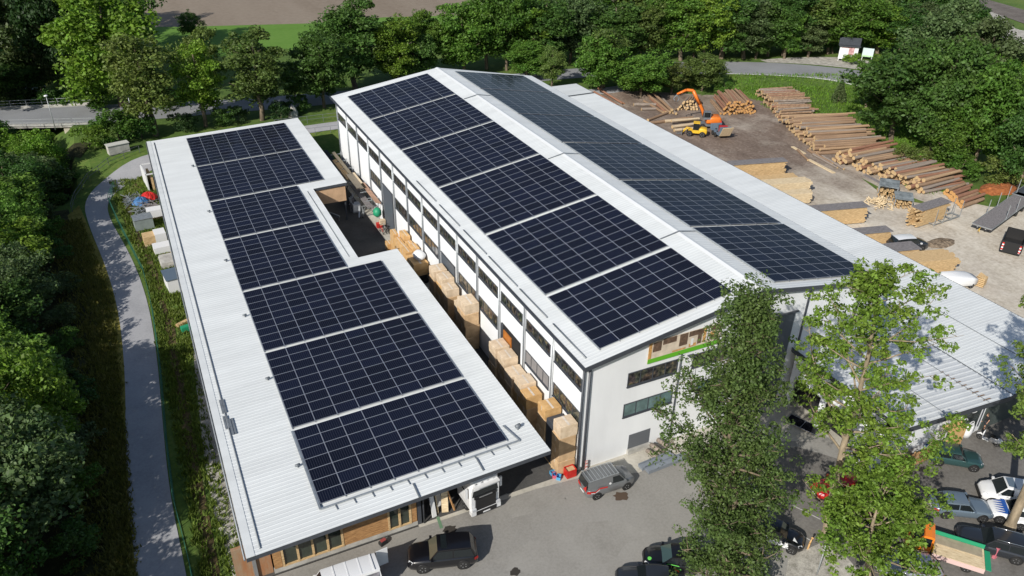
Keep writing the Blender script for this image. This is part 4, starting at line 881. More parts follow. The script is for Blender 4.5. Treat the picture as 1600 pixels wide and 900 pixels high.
# compact grey van with roof rack and red markings
v = car('grey compact van with roof rack and red zigzag marking beside the hall gable', 'van', (1.22,-2.22,.03), R(-1.5), PGREY, 4.4, 1.8, 1.82, 1.06, 1.12, 1.12, 1.25, .62, -2.02, -2.16, .33, (-1.32,1.36), glass_to=.02, name='delivery_van')
mb = MB()
for k in range(9): mb.box(-1.95+k*.31,-1.89+k*.31,-.66,.66,1.90,1.93)
for s in (-1,1): mb.box(-2.0,.62,s*.66-.02,s*.66+.02,1.87,1.92)
mb.build('roof_rack', GALV, v)
zz = MB(); yv = -.905
def zig(P, w):
    for i in range(len(P)-1):
        (a,b),(c,d) = P[i],P[i+1]; zz.face([(a,yv,b-w),(c,yv,d-w),(c,yv,d+w),(a,yv,b+w)])
zig([(-1.9,1.0),(-1.55,.86),(-1.15,1.12),(-.45,1.02)], .07); z_ = zz.build('red_zigzag', REDP, v); zz = MB(); zig([(-1.9,.88),(-1.55,.74),(-1.15,1.0)], .035); zz.build('white_zigzag', PLASTW, v)
text_mesh('M', .42, 'letter', BLACKP, v, (-1.62,-.912,.62), (R(90),0,0))
mb = MB(); mb.face([(-2.215,-.62,.85),(-2.215,-.62,1.5),(-2.2,-.1,.85)][::-1]); mb.face([(-2.215,.1,.8),(-2.215,.62,.8),(-2.205,.62,1.2)][::-1]); mb.build('rear_marking', REDP, v)
mb = MB(); mb.bar((-.25,-.90,1.32),(-.25,-.93,1.32),.1,0,12); mb.build('fuel_cap', PLASTW, v)
# white high-roof van at the lower edge, rear door open
v = car('white high roof van with dark printed sides parked along the timber front', 'van', (-20.35,-3.35,.03), R(178), PWHITE, 5.3, 2.05, 2.3, 1.25, 1.3, 1.3, 1.75, 1.15, -2.5, -2.62, .35, (-1.55,1.75), glass_to=.75, name='white_van')
mb = MB()
for k in range(4): mb.box(-2.2+k*.85,-2.12+k*.85,-.7,.7,2.335,2.36)
mb.build('roof_rib', PWHITE, v)
WRAP = mat('van_print', (.10,.10,.12), .4, 0, .5, 1.4, col2=(.32,.31,.34))
mb = MB()
mb.face([(.6,1.012,.6),(-2.5,1.012,.6),(-2.5,.99,1.25),(.6,.99,1.25)][::1]); mb.face([(.55,.965,1.3),(-2.42,.965,1.3),(-2.42,.80,2.12),(.55,.80,2.12)]); mb.build('side_print', WRAP, v)
mb = MB()
for k in range(3): mb.face([(-.6,.93-.035*k,1.55+.17*k),(-2.1,.93-.035*k,1.55+.17*k),(-2.1,.92-.035*k,1.62+.17*k),(-.6,.92-.035*k,1.62+.17*k)])
mb.face([(.1,.915,1.6),(-.35,.915,1.6),(-.35,.85,1.95),(.1,.85,1.95)]); mb.build('side_lettering', PSILV, v)
mb = MB(); mb.beam((-2.66,-.95,1.3),(-3.5,-1.05,1.3),.05,1.5); d = mb.build('rear_door', PWHITE, v); mb = MB(); mb.beam((-2.8,-1.0,1.65),(-3.4,-1.07,1.65),.07,.6); mb.build('door_glass', GLASSC, d)
t = thing('tool_bag', 'black tool bag with red top lying in the shadow of the white van', 'bag', at(599,850)+Vector((0,0,.03)), .3); mb = MB(); mb.loft([[(x*k,y*k,z) for x,y in ((-.3,-.2),(.3,-.2),(.3,.2),(-.3,.2))] for k,z in ((.95,0),(1,.12),(.9,.3),(.6,.36))], 0, sm=False); mb.build('bag_body', BLACKP, t); mb = MB(); mb.box(-.2,.2,-.13,.13,.362,.40); mb.build('lid', mat('faded_red', (.30,.06,.06), .6), t)
# black small car with yellow and green lettering, and its neighbour
t = car('small rounded black car with yellow and green lettering on its door', 'car', cp(1050,872), math.atan2(2.2,-3.0)+.1, PBLACK, 4.1, 1.78, 1.5, .9, .95, .95, .8, .1, -1.0, -1.85, .33, (-1.25,1.28), round_=.92, wsg=TEAL)
YL = mat('yellow_lettering', (.85,.75,.10), .5); GL = mat('green_lettering', (.15,.62,.10), .5)
text_mesh('H', .62, 'letter', YL, t, (.30,.905,.66), (R(90),0,R(180))); text_mesh('aus', .34, 'letter', GL, t, (-.35,.908,.60), (R(90),0,R(180)))
mb = MB(); mb.beam((.75,.905,.92),(.3,.9,1.06),.02,.06); mb.beam((.3,.9,1.06),(-.4,.9,.9),.02,.06); mb.build('roof_emblem', GL, t)
mb = MB(); mb.bar((1.62,.35,.84),(1.62,.35,.90),.14,0,12); mb.build('bonnet_sticker', GL, t)
car('black car at the lower picture edge next to the small lettered car', 'car', cp(1012,905), math.atan2(2.2,-3.0)+.1, PDG, 4.4, 1.8, 1.46, .9, .95, .95)
# black and white car half hidden by the poplar
t = car('black and white small car standing between the poplar and the gravel bed', 'car', (9.75,-12.1,.03), R(-52), PBLACK, 3.9, 1.72, 1.5, .92, .95, .95, .75, .15, -1.3, -1.75, .31, (-1.18,1.22), roofm=PBLACK)
mb = MB(); mb.face([(-.5,-.868,.4),(1.0,-.868,.4),(.9,-.84,.88),(-.6,-.84,.88)]); mb.build('white_door', PWHITE, t); mb = MB(); mb.face([(1.15,-.45,.955),(1.5,-.5,.93),(1.2,-.1,.965)]); mb.build('white_marking', PWHITE, t)
# cars under the maples
p, h, _ = from_px((1358,768),(1278,762)); car('red car under the forked maple beside the concrete apron', 'car', cp(1312,760), R(165), PRED, 4.3, 1.78, 1.46)
car('dark red car behind the low maple crown next to the bright red car', 'car', cp(1366,795), R(158), PDR, 4.3, 1.78, 1.46)
car('black car hidden below the low maple crown between red and grey cars', 'car', cp(1405,818), R(155), PBLACK, 4.3, 1.78, 1.46)
car('silver car almost covered by the lower leaves of the low maple', 'car', cp(1420,885), R(150), PSILV, 4.3, 1.78, 1.46)
car('blue grey car under the right end of the low maple', 'car', cp(1502,790), R(-33), PBG, 4.5, 1.8, 1.47)
car('dark green car parked against the timber fence of the terrace', 'car', cp(1492,712), R(-40), PTEAL, 4.3, 1.78, 1.48, roofm=PTEAL)
t = car('white compact van with dark side print at the right picture edge', 'van', cp(1578,772), R(140), PWHITE, 4.4, 1.82, 1.82, 1.08, 1.12, 1.12, 1.3, .62, -2.0, -2.14, .34, (-1.33,1.38), name='white_van', glass_to=.1)
mb = MB(); mb.face([(.45,.915,.35),(-.75,.915,.35),(-.75,.90,.98),(.45,.90,.98)]); mb.build('side_print', PBG, t); mb = MB(); mb.face([(.55,-.5,1.847),(.0,-.6,1.862),(.0,.6,1.862),(.55,.5,1.847)][::-1]); mb.build('roof_print', PBG, t); mb = MB(); mb.box(2.16,2.24,-.75,.75,.3,.62); mb.build('front_bumper', BLACKP, t)
t = car('white car with blue flame print on its bonnet behind the right maple trunk', 'car', cp(1590,800), R(140), PWHITE, 4.2, 1.78, 1.5)
mb = MB()
for k in range(6): mb.face([(1.05,-.7+k*.26,.99),(1.05,-.5+k*.26,.99),(1.75,-.6+k*.24,.93)])
mb.face([(.8,-.8,1.0),(1.1,-.8,.992),(1.1,.8,.992),(.8,.8,1.0)]); mb.build('flame_print', mat('blue_print', (.02,.09,.36), .35), t)
car('white car mostly outside the picture behind the right maple', 'car', cp(1622,812), R(140), PWHITE, 4.2, 1.78, 1.5)
car('dark grey estate car with chrome roof rails behind the orange flatbed', 'car', cp(1552,848), R(133), PDG, 4.9, 1.88, 1.56, .95, 1.0, 1.0, .85, .2, -2.0, -2.32, .36, (-1.45,1.42), rails=True)
# orange flatbed
def flatbed():
    p = (at(1426,838,1.1)+at(1520,864,1.1))/2; d = at(1448,842)-at(1545,872); t = thing('flatbed_truck', 'small orange flatbed truck with green side board parked by the road', 'truck', (p.x, p.y, .03), math.atan2(d.y, d.x))
    mb = MB(); mb.loft([ring(x, w, .45, z) for x, w, z in ((.75,.9,1.15),(1.5,.92,1.15),(2.1,.9,1.08),(2.45,.8,.95))]); mb.build('body', PORG, t)
    mb = MB(); mb.loft([[(x,y,z) for y,z in ((-.88,1.1),(-.78,zt),(.78,zt),(.88,1.1))] for x,zt in ((.72,2.05),(.95,2.12),(1.35,2.08),(1.95,1.2))], 0, sm=False); c = mb.build('cab', PORG, t)
    mb = MB(); mb.face([(1.40,-.72,2.03),(1.90,-.8,1.27),(1.90,.8,1.27),(1.40,.72,2.03)]); o = mb.build('windscreen', GLASSC, c); o.location = (.03,0,.02)
    for s in (1,-1):
        mb = MB(); P = [(.85,s*.895,1.25),(1.65,s*.90,1.25),(1.32,s*.82,1.92),(.85,s*.81,1.95)]; mb.face(P if s < 0 else P[::-1]); mb.build('side_window', GLASSC, c)
        mb = MB(); mb.box(1.5,1.6,s*.98-.08,s*.98+.08,1.3,1.6); mb.build('mirror', BLACKP, c)
        mb = MB(); mb.box(2.35,2.47,s*.6-.14,s*.6+.14,.75,.92); mb.build('headlight', LAMPW, t)
    mb = MB(); mb.box(-2.75,.62,-1.0,1.0,.82,.92); b = mb.build('load_bed', WOODP, t)
    mb = MB(); mb.box(-2.75,.62,.96,1.02,.923,1.35); mb.build('near_board', GREENP, b) if False else None
    for nm, mm_, q in (('side_board', GREENP, (-2.75,.62,-1.03,-.98,.93,1.32)),('side_board', mat('pink_primer', (.62,.45,.42), .6), (-2.75,.62,.98,1.03,.5,.9)),('tail_board', GREENP, (-3.15,-2.78,-.95,.95,.85,.89)),('front_board', YELP, (.63,.69,-1,1,.93,1.45)),('cargo', mat('grey_brown_load', (.33,.28,.2), .8, 0, .15, 2), (-2.6,.5,-.95,-.05,.922,1.0))):
        mb = MB(); mb.box(*q); mb.build(nm, mm_, t)
    for s in (1,-1):
        for x in (-1.7,1.65): wheel(t, x, s*.82, .36, s)
flatbed()
# white tractor unit under the roof of the open bay
def tractor():
    t = thing('truck_tractor', 'white truck tractor with black front looking out of the open bay', 'truck', (-8.75,1.75,.04), R(-86))
    mb = MB()
    mb.loft([[(x,y,z) for y,z in ((-1.22,.75),(-1.25,1.2),(-1.25,2.7),(-1.1,3.62),(1.1,3.62),(1.25,2.7),(1.25,1.2),(1.22,.75))] for x in (.2,.8,1.6,2.2)]+[[(2.42,y*.93,z) for y,z in ((-1.22,.8),(-1.25,1.2),(-1.25,2.6),(-1.02,3.45),(1.02,3.45),(1.25,2.6),(1.25,1.2),(1.22,.8))]], 0, sm=False); cab = mb.build('cab', PWHITE, t)
    mb = MB(); mb.box(2.40,2.56,-.85,.85,.55,1.85); mb.box(2.425,2.50,-.95,.95,1.86,2.1); mb.build('grille', BLACKP, cab)
    mb = MB(); mb.face([(2.445,-1.08,2.1),(2.445,1.08,2.1),(2.40,.95,3.1),(2.40,-.95,3.1)]); mb.face([(2.445,-1.08,2.1),(2.40,-.95,3.1),(2.1,-1.18,3.1),(2.2,-1.255,2.1)][::1]); mb.build('windscreen', GLASSC, cab)
    mb = MB(); mb.box(2.2,2.75,-1.05,1.05,3.12,3.24); mb.build('sun_visor', PWHITE, cab)
    mb = MB(); mb.box(1.2,2.0,-1.0,1.0,3.625,3.72); mb.build('roof_hatch', GREYM, cab)
    for k in range(4):
        mb = MB(); mb.bar((2.25,-.75+k*.5,3.3),(2.42,-.75+k*.5,3.3),.1,0,10); mb.build('roof_lamp', CHROME, cab)
    mb = MB(); mb.box(2.2,2.6,-1.24,1.24,.35,.75); mb.build('bumper', PWHITE, t)
    mb = MB(); mb.box(2.602,2.64,-.85,.85,.36,.74); mb.build('bumper_intake', BLACKP, t)
    text_mesh('▬', .01, 'badge', CHROME, cab, (2.52,0,2.0), (R(90),0,R(90))) if False else None
    mb = MB(); mb.box(2.5,2.53,-.55,.55,1.93,2.03); mb.build('badge_bar', CHROME, cab)
    mb = MB(); mb.box(2.641,2.66,-.3,.3,.42,.54); mb.build('number_plate', PLASTW, t)
    for s in (1,-1):
        mb = MB(); mb.box(2.5,2.63,s*1.02-.17,s*1.02+.17,.8,1.02); mb.build('headlight', LAMPW, t)
        mb = MB(); mb.box(2.05,2.2,s*1.45-.1,s*1.45+.1,1.95,2.85); mb.build('mirror', PWHITE, cab)
        mb = MB(); P = [(1.0,s*1.262,2.1),(2.0,s*1.262,2.1),(1.9,s*1.2,2.95),(1.0,s*1.2,2.95)]; mb.face(P if s < 0 else P[::-1]); mb.build('side_window', GLASSC, cab)
        for x in (1.3,-2.2): wheel(t, x, s*1.05, .52, s, 1.5)
    mb = MB(); mb.box(-3.2,.2,-.45,.45,.65,1.0); mb.build('chassis', BLACKP, t)
tractor()
# pickup with white cab roof in the log yard
car('dark car with broad white roof standing beside the lumber piles in the log yard', 'car', cp(1418,381), R(-15), PDG, 5.1, 1.85, 1.75, 1.05, 1.08, 1.05, 1.3, .5, -1.95, -2.3, .37, (-1.5,1.5), roofm=PWHITE)
t = thing('covered_machine', 'white covered vehicle partly hidden behind the annex roof edge', 'vehicle', at(1494,446)+Vector((0,0,.02)), R(-18)); mb = MB(); mb.loft([ring(x,w,.3,z) for x,w,z in ((-2.2,.6,1.1),(-1.8,.95,1.5),(0,1.0,1.5),(1.2,.95,1.35),(2.0,.7,1.1))]); mb.build('cover', PLASTW, t); [wheel(t, x, s*.8, .33, s) for x in (-1.2,1.2) for s in (1,-1)]
# wheel loader, log excavator with trailer
def loader():
    t = thing('wheel_loader', 'small yellow wheel loader with fork in front of the debarked logs', 'loader', at(1086,212)+Vector((0,0,.03)), R(140))
    mb = MB(); mb.loft([ring(x,w,.7,z) for x,w,z in ((-2.3,.75,1.5),(-2.1,.95,1.75),(-.9,.98,1.85),(-.6,.95,1.7))]); mb.build('engine_hood', YELP, t)
    mb = MB(); mb.box(-.6,.6,-.8,.8,.75,1.35); mb.box(.6,1.5,-.5,.5,.6,1.2); mb.build('frame', YELP, t)
    mb = MB(); mb.box(-.7,.65,-.72,.72,2.75,2.88); c = mb.build('cab_roof', YELP, t); mb = MB()
    for x in (-.62,.55):
        for y in (-.64,.64): mb.beam((x,y,1.35),(x,y,2.75),.09,.09)
    mb.build('cab_frame', BLACKP, t); mb = MB(); mb.box(-.58,.52,-.6,.6,1.36,2.74); mb.build('cab_glass', GLASSC, t)
    mb = MB(); [mb.tube([(.8,y,1.3),(1.9,y,1.5),(2.7,y,.5)], [.1,.1,.08]) for y in (-.45,.45)]; mb.build('lift_arm', YELP, t)
    mb = MB(); mb.box(2.7,2.8,-.9,.9,.2,1.0); mb.box(2.8,3.9,-.5,-.38,.2,.27); mb.box(2.8,3.9,.38,.5,.2,.27); mb.build('fork', GREYM, t)
    for x in (-1.4,1.2):
        for s in (1,-1): wheel(t, x, s*.85, .62, s, 1.6)
    t.scale = (.82,.82,.82)
loader()
def excavator():
    b = at(1106,200); t = thing('timber_excavator', 'orange material handler with folded arm reaching over the log heap', 'excavator', b+Vector((0,0,.03)), R(152))
    mb = MB(); mb.box(-1.5,1.5,-.9,.9,.55,.95); mb.build('undercarriage', GREYM, t)
    for x in (-1.2,1.2):
        for s in (1,-1): wheel(t, x, s*1.05, .52, s, 1.7)
    mb = MB(); mb.loft([ring(x,w,1.1,z) for x,w,z in ((-2.1,.9,1.9),(-1.7,1.2,2.35),(-.3,1.2,2.3),(.6,1.1,2.0))]); mb.build('upper_body', ORANP, t)
    mb = MB(); mb.box(.0,1.3,.3,1.15,1.9,3.3); mb.build('cab', GREYM, t); mb = MB(); mb.box(1.3,1.33,.36,1.1,2.1,3.2); mb.box(.1,1.2,1.15,1.18,2.3,3.2); mb.build('cab_glass', GLASSC, t)
    mb = MB(); mb.tube([(.8,-.2,2.0),(2.0,-.2,4.3),(3.5,-.2,6.7)], [.34,.38,.3], 0, 4); mb.build('boom', ORANP, t)
    mb = MB(); mb.tube([(3.5,-.2,6.7),(4.7,-.2,6.8),(6.3,-.2,6.0)], [.3,.28,.2], 0, 4); mb.build('stick', ORANP, t)
    mb = MB(); mb.bar((1.5,-.2,2.7),(2.5,-.2,4.8),.12); mb.build('hydraulic_ram', CHROME, t)
    mb = MB(); [mb.tube([(6.3,-.2,5.9),(6.3+.5*s,-.2,5.2),(6.3+.15*s,-.2,4.6)], [.12,.1,.06]) for s in (1,-1)]; mb.build('grapple', GREYM, t); t.scale = (.96,.96,.96)
excavator()
def sawmill():
    b = at(1104,206); t = thing('red_saw_trailer', 'red and grey mobile sawing machine below the orange excavator', 'machine', b+Vector((1.5,-2.2,.03)), R(60))
    mb = MB(); mb.box(-1.6,1.6,-.8,.8,.5,.8); mb.build('frame', GREYM, t); mb = MB(); mb.box(-1.4,-.2,-.7,.7,.81,1.7); mb.build('engine_cover', REDP, t); mb = MB(); mb.loft([[(x,y,z) for y,z in ((-.5,.81),(-.5,1.3),(.5,1.3),(.5,.81))] for x in (.2,.7,1.3)], 0, sm=False); mb.build('feed_box', BLACKP, t)
    mb = MB(); mb.tube([(1.4,0,.8),(2.1,0,1.6),(2.7,0,1.2)], [.12,.12,.08]); mb.build('chute', REDP, t); [wheel(t, x, s*.95, .42, s) for x in (-.6,.7) for s in (1,-1)]
    b = at(1124,212); t = thing('tipping_trailer', 'blue grey trailer with raised loading ramp behind the wheel loader', 'trailer', b+Vector((0,0,.03)), R(75))
    mb = MB(); mb.box(-1.8,1.8,-1,1,.6,.72); mb.build('bed', mat('trailer_blue_grey', (.13,.18,.23), .5, 0, .2, 2), t); mb = MB(); mb.box(-1.85,-1.75,-1,1,.73,2.1); mb.build('end_wall', MATS['trailer_blue_grey'], t); mb = MB(); mb.box(1.75,1.85,-1,1,.73,1.6); mb.build('end_wall', MATS['trailer_blue_grey'], t)
    mb = MB(); mb.beam((-1.9,0,.6),(-2.9,0,2.3),1.9,.08,0); mb.build('ramp', WOODP, t); [wheel(t, x, s*1.05, .4, s) for x in (-.5,.5) for s in (1,-1)]
sawmill()
def timber_trailer(label, pa, pb, stakes, bedm):
    a, b = at(*pa), at(*pb); d = b-a; l = d.length; t = thing('timber_trailer', label, 'trailer', (a.x, a.y, .03), math.atan2(d.y, d.x)); mb = MB(); mb.box(0,l,-1.2,1.2,.95,1.08); mb.build('deck', bedm, t)
    mb = MB(); [mb.beam((0,y,.9),(l,y,.9),.14,.22) for y in (-.5,.5)]; mb.beam((0,-1.22,1.1),(0,1.22,1.1),.1,.1); mb.beam((0,1.23,1.1),(l,1.23,1.1),.08,.1); mb.beam((0,-1.23,1.1),(l,-1.23,1.1),.08,.1); mb.build('frame', GALV, t)
    for k in range(stakes):
        for s in (1,-1):
            mb = MB(); x = l*(.3+.68*k/max(1,stakes-1)); mb.beam((x,s*1.2,1.08),(x,s*1.2,3.1),.08,.08); mb.build('stake', GALV, t)
    for x in (l*.6,l*.75):
        for s in (1,-1): wheel(t, x, s*1.0, .45, s, 1.4)
    mb = MB(); mb.tube([(0,.1,.9),(-.3,.2,.4),(-.5,.1,.9),(-.6,-.1,.5)], [.03]*4); mb.build('air_hose', YELP, t); return t
timber_trailer('long grey timber trailer with upright stakes at the right picture edge', (1530,366), (1600,315), 4, GREYWOOD)
timber_trailer('second dark trailer bed behind the staked timber trailer', (1592,318), (1640,285), 0, ANTH)
b = at(1580,388); t = thing('dump_container', 'black open container with red white warning strips in front of the timber trailer', 'container', b+Vector((0,0,.03)), R(28)); mb = MB()
mb.box(-2.4,2.4,-1.1,1.1,.25,.35); [mb.box(-2.4,2.4,s*1.1-.05,s*1.1+.05,.35,1.75) for s in (1,-1)]; [mb.box(s*2.4-.05,s*2.4+.05,-1.05,1.05,.35,1.75) for s in (1,-1)]; mb.build('container_body', BLACKP, t)
for s in (1,-1):
    mb = MB(); mb.box(-2.47,-2.452,s*.95-.1,s*.95+.1,.5,1.5); o = mb.build('warning_strip', PLASTW, t); mb = MB(); [mb.box(-2.48,-2.472,s*.95-.1,s*.95+.1,.55+k*.4,.75+k*.4) for k in range(3)]; mb.build('red_stripe', REDP, o)
for k in range(6): mb = MB(); mb.box(-2.1+k*.85,-2.0+k*.85,-1.2,-1.152,.4,1.7); mb.build('rib', BLACKP, t)
# ------------------------------------------------------------------ logs
BARKL = [mat('log_bark_brown', (.19,.115,.07), .9, 0, .35, 3, col2=(.42,.28,.175), stretch=(.4,3,3)), mat('log_bark_red', (.22,.10,.06), .9, 0, .3, 3, col2=(.36,.19,.12), stretch=(.4,3,3)), mat('log_bark_grey', (.20,.16,.13), .9, 0, .3, 3, col2=(.37,.31,.26), stretch=(.4,3,3)), mat('log_peeled', (.50,.38,.24), .8, 0, .2, 2, col2=(.66,.54,.38), stretch=(.4,3,3)), mat('log_bark_tan', (.30,.19,.11), .9, 0, .3, 3, col2=(.52,.36,.22), stretch=(.4,3,3))]
ENDC = mat('log_cut_end', (.48,.31,.14), .8, 0, .3, 4, col2=(.68,.50,.28)); ENDO = mat('log_cut_end_orange', (.50,.24,.07), .8, 0, .3, 4, col2=(.62,.36,.14))
LM = {}
def log_mesh(b, orange):
    if (b, orange) not in LM:
        g = random.Random(b*5+orange); mb = MB(); n = 12; rings = []
        for k in range(7):
            x = k/6; r = 1-.22*x+g.uniform(-.03,.03); oy, oz = g.uniform(-.08,.08)*(0<k<6), g.uniform(-.08,.08)*(0<k<6)
            rings.append([(x, oy+r*math.cos(2*math.pi*i/n), oz+r*math.sin(2*math.pi*i/n)) for i in range(n)])
        mb.loft(rings, 0, True, False); mb.face(rings[0][::-1], 1); mb.face(rings[-1], 1); LM[(b, orange)] = mb.mesh('log', [BARKL[b], ENDO if orange else ENDC])
    return LM[(b, orange)]
LC = [0]
def log(butt, d, l, r, b, orange, label, group):
    LC[0] += 1; o = link('log', log_mesh(b, orange), None, butt); o.scale = (l, r, r); o.rotation_euler = Vector(d).to_track_quat('X', 'Z').to_euler(); return tag(o, label, 'log', group)
def pile(label, group, pa, pb, d, l, layers, r0, kinds, orange=0, seed=1, jit=.6, cap=99):
    g = random.Random(seed); a, b = at(*pa), at(*pb); a.z = b.z = 0; d = Vector((d[0], d[1], 0)).normalized(); s = b-a; w = s.length; sd = s.normalized(); sn = abs(sd.x*d.y-sd.y*d.x)
    sp = 2*r0*1.02/max(.35, sn); n = int(w/sp); k = 0
    for ly in range(layers):
        for i in range(max(1, n-ly)):
            if g.random() < .10 and ly > 0: continue
            p = a+sd*(sp*(i+.5+ly*.5)); r = r0*g.uniform(.78,1.1); q = p+d*g.uniform(-jit,jit); q.z = .05+r0+ly*r0*1.62+g.uniform(-.07,.07)
            log(q, d+Vector((g.uniform(-.05,.05), g.uniform(-.05,.05), g.uniform(-.015,.015))), l*g.uniform(.85,1.12), r, g.choice(kinds), orange, label, group); k += 1
            if k > cap: return
DL = (.82,-.57)
pile('thin brown log in the farthest heap at the meadow corner', 'logs of the far heap', (1186,148), (1221,186), (.95,-.26), 6.8, 7, .23, (0,0,1,2), seed=2, jit=.9)
pile('long brown log in the heap beside the meadow below the spruce', 'logs of the long heap', (1223,192), (1284,243), (.96,-.25), 11, 5, .27, (0,2,0,4), seed=3, jit=1.2)
pile('thick brown log in the tall heap in front of the grove', 'logs of the tall heap', (1300,250), (1446,306), (1,0), 9, 5, .29, (0,4,1,2), seed=4, jit=1.1)
pile('thick reddish log in the short row at the end of the heaps', 'short reddish logs', (1474,303), (1506,330), (.99,.12), 4.8, 2, .33, (1,1,0), 1, seed=6, jit=.25)
dd = at(1128,143)-at(1158,178); pile('log with orange cut end in the heap facing the yard', 'logs of the orange ended heap', (1124,180), (1184,178), (dd.x, dd.y), 8, 6, .25, (0,1), 1, seed=7)
dd = at(1100,148)-at(1082,172); pile('short firewood log in the heap under the excavator arm', 'firewood logs', (1058,172), (1092,172), (dd.x, dd.y), 3.5, 5, .22, (0,2), 0, seed=8)
for i, (p, q, r, b, h) in enumerate((((1046,178),(1012,150),.3,0,.3),((1052,178),(1022,148),.3,0,.3),((1040,178),(1016,156),.28,1,.3),((1049,179),(1018,150),.28,0,.85),((1036,178),(1006,160),.25,0,.28),((1056,180),(1030,150),.25,2,.3),((990,166),(1032,166),.33,2,.33),((1002,173),(1028,172),.28,2,.28),((1012,190),(1056,173),.26,0,.26),((1014,195),(1082,186),.3,0,.3),((1038,192),(1092,188),.3,3,.3),((1050,201),(1092,195),.3,3,.3),((1053,206),(1085,203),.28,3,.28),((1048,196),(1090,192),.25,3,.8),
      ((930,152),(962,172),.2,1,.2),((926,146),(966,166),.2,1,.2),((934,142),(972,166),.2,1,.55),((940,144),(976,164),.2,1,.2),((928,148),(964,169),.2,1,.6),((1246,236),(1262,252),.2,0,.2),((1262,236),(1300,258),.22,0,.22),((1285,246),(1318,266),.22,2,.22),((1270,243),(1308,264),.2,2,.2))):
    a, c = at(*p), at(*q); a.z += h; c.z += h; log(a, c-a, (c-a).length, r, b, int(i in (14,15,16,17,18)), ('brown log lying crosswise left of the firewood heap','peeled pale log lying behind the yellow wheel loader','orange log in the small pile at the end of the annex','brown log lying at the foot of the long heap')[1 if b == 3 else 2 if 13 < i < 19 else 3 if i >= 19 else 0], ('crossed logs','peeled logs','small orange log pile','loose logs at the heap foot')[1 if b == 3 else 2 if 13 < i < 19 else 3 if i >= 19 else 0])
# past 290 logs: the farther ones of the heaps, nobody would count them, become one object
bpy.context.view_layer.update()
LG = sorted([o for o in bpy.data.objects if o.name.split('.')[0] == 'log'], key=lambda o: (o.matrix_world.translation-Vector((CX, CY, CZ))).length-o.location.z*4)
mb = MB(); mats = []
for o in LG[290:]:
    k = len(mb.v); mb.v += [tuple(o.matrix_world @ v.co) for v in o.data.vertices]
    for f in o.data.polygons:
        mt = o.data.materials[f.material_index]
        if mt not in mats: mats.append(mt)
        mb.f.append(tuple(k+i for i in f.vertices)); mb.m.append(mats.index(mt)); mb.smooth.append(f.use_smooth)
    bpy.data.objects.remove(o)
if mb.v: tag(mb.build('packed_logs', mats), 'logs packed in the farther heaps beyond those one would count', 'logs', kind='stuff')
def plank(label, pa, pb, w, mt=WOODP, h=.12, cat='plank'):
    a, b = at(*pa), at(*pb); mb = MB(); mb.beam(a+Vector((0,0,.04+h/2)), b+Vector((0,0,.04+h/2)), w, h); return tag(mb.build('sawn_plank', mt), label, cat)
plank('pale sawn plank lying along the track beside the long heap', (1238,230), (1257,241), .55); plank('long pale sawn plank lying alone on the mud track', (1263,250), (1303,271), .55); plank('grey plank on the ground near the grass patch in the yard', (1351,274), (1376,287), .6, GREYWOOD)
# ------------------------------------------------------------------ lumber bundles
def lumber(label, end, H, l, w, ang, mt, cover=None, seed=0, rag=.35, base=.15):
    g = random.Random(seed); e = at(*end, H); t = thing('lumber_stack', label, 'lumber stack', (e.x, e.y, .03), ang); mb = MB(); nz = max(3, int((H-base)/.19)); ny = max(3, int(w/.3)); bh = (H-base)/nz
    for k in range(nz):
        for j in range(ny):
            if 0 < k < nz-1 and 0 < j < ny-1: continue
            x1 = g.uniform(-rag,rag*.4); x0 = -l+g.uniform(-rag,rag); y = -w/2+w*j/ny; mb.box(x0,x1,y+.01,y+w/ny-.01,base+k*bh+.012,base+(k+1)*bh-.012)
    mb.build('boards', mt, t); mb = MB()
    for x in (-l+.4,-l/2,-.5): mb.box(x-.08,x+.08,-w/2,w/2,0,base-.003)
    mb.build('bearer', GREYWOOD, t)
    if cover: mb = MB(); mb.box(-l-.1,.15,-w/2-.1,w/2+.1,H+.003,H+.09); mb.build('cover_board', cover, t)
    return t
AN = R(-14)
lumber('tall lumber stack under grey boards at the far end of the row', (1226,250), 2.3, 9, 1.5, AN, WOOD, GREYWOOD, 1)
lumber('pale lumber stack just behind the annex edge in the row middle', (1264,280), 2.0, 8.5, 2.0, AN, WOODP, None, 2)
lumber('low lumber stack at the far end of the row below the grey covered one', (1243,273), .9, 9, 1.6, AN, WOOD, None, 3)
lumber('whitish lumber stack nearest to the annex edge in the row middle', (1266,298), 1.7, 7, 1.6, AN, WOODP, None, 4)
lumber('lumber stack under a dark grey lid standing alone beside the track', (1352,320), 2.4, 8, 1.6, AN, WOOD, GREYWOOD, 5)
lumber('lumber stack under a brown grey lid left of the white roofed car', (1388,358), 1.8, 6.5, 1.5, AN, WOOD, GREYWOOD, 6)
lumber('lumber stack under a flat grey lid in front of the white roofed car', (1430,384), 1.9, 7, 1.9, AN, WOOD, GREYWOOD, 7)
lumber('wide golden lumber stack with loose top boards near the yard entrance', (1490,396), 1.9, 8, 2.6, AN, WOOD, None, 8, .5)
lumber('ragged tall lumber stack with dark lid beside the metal stake rack', (1478,313), 2.5, 6, 1.5, R(4), WOOD, GREYWOOD, 9, .9)
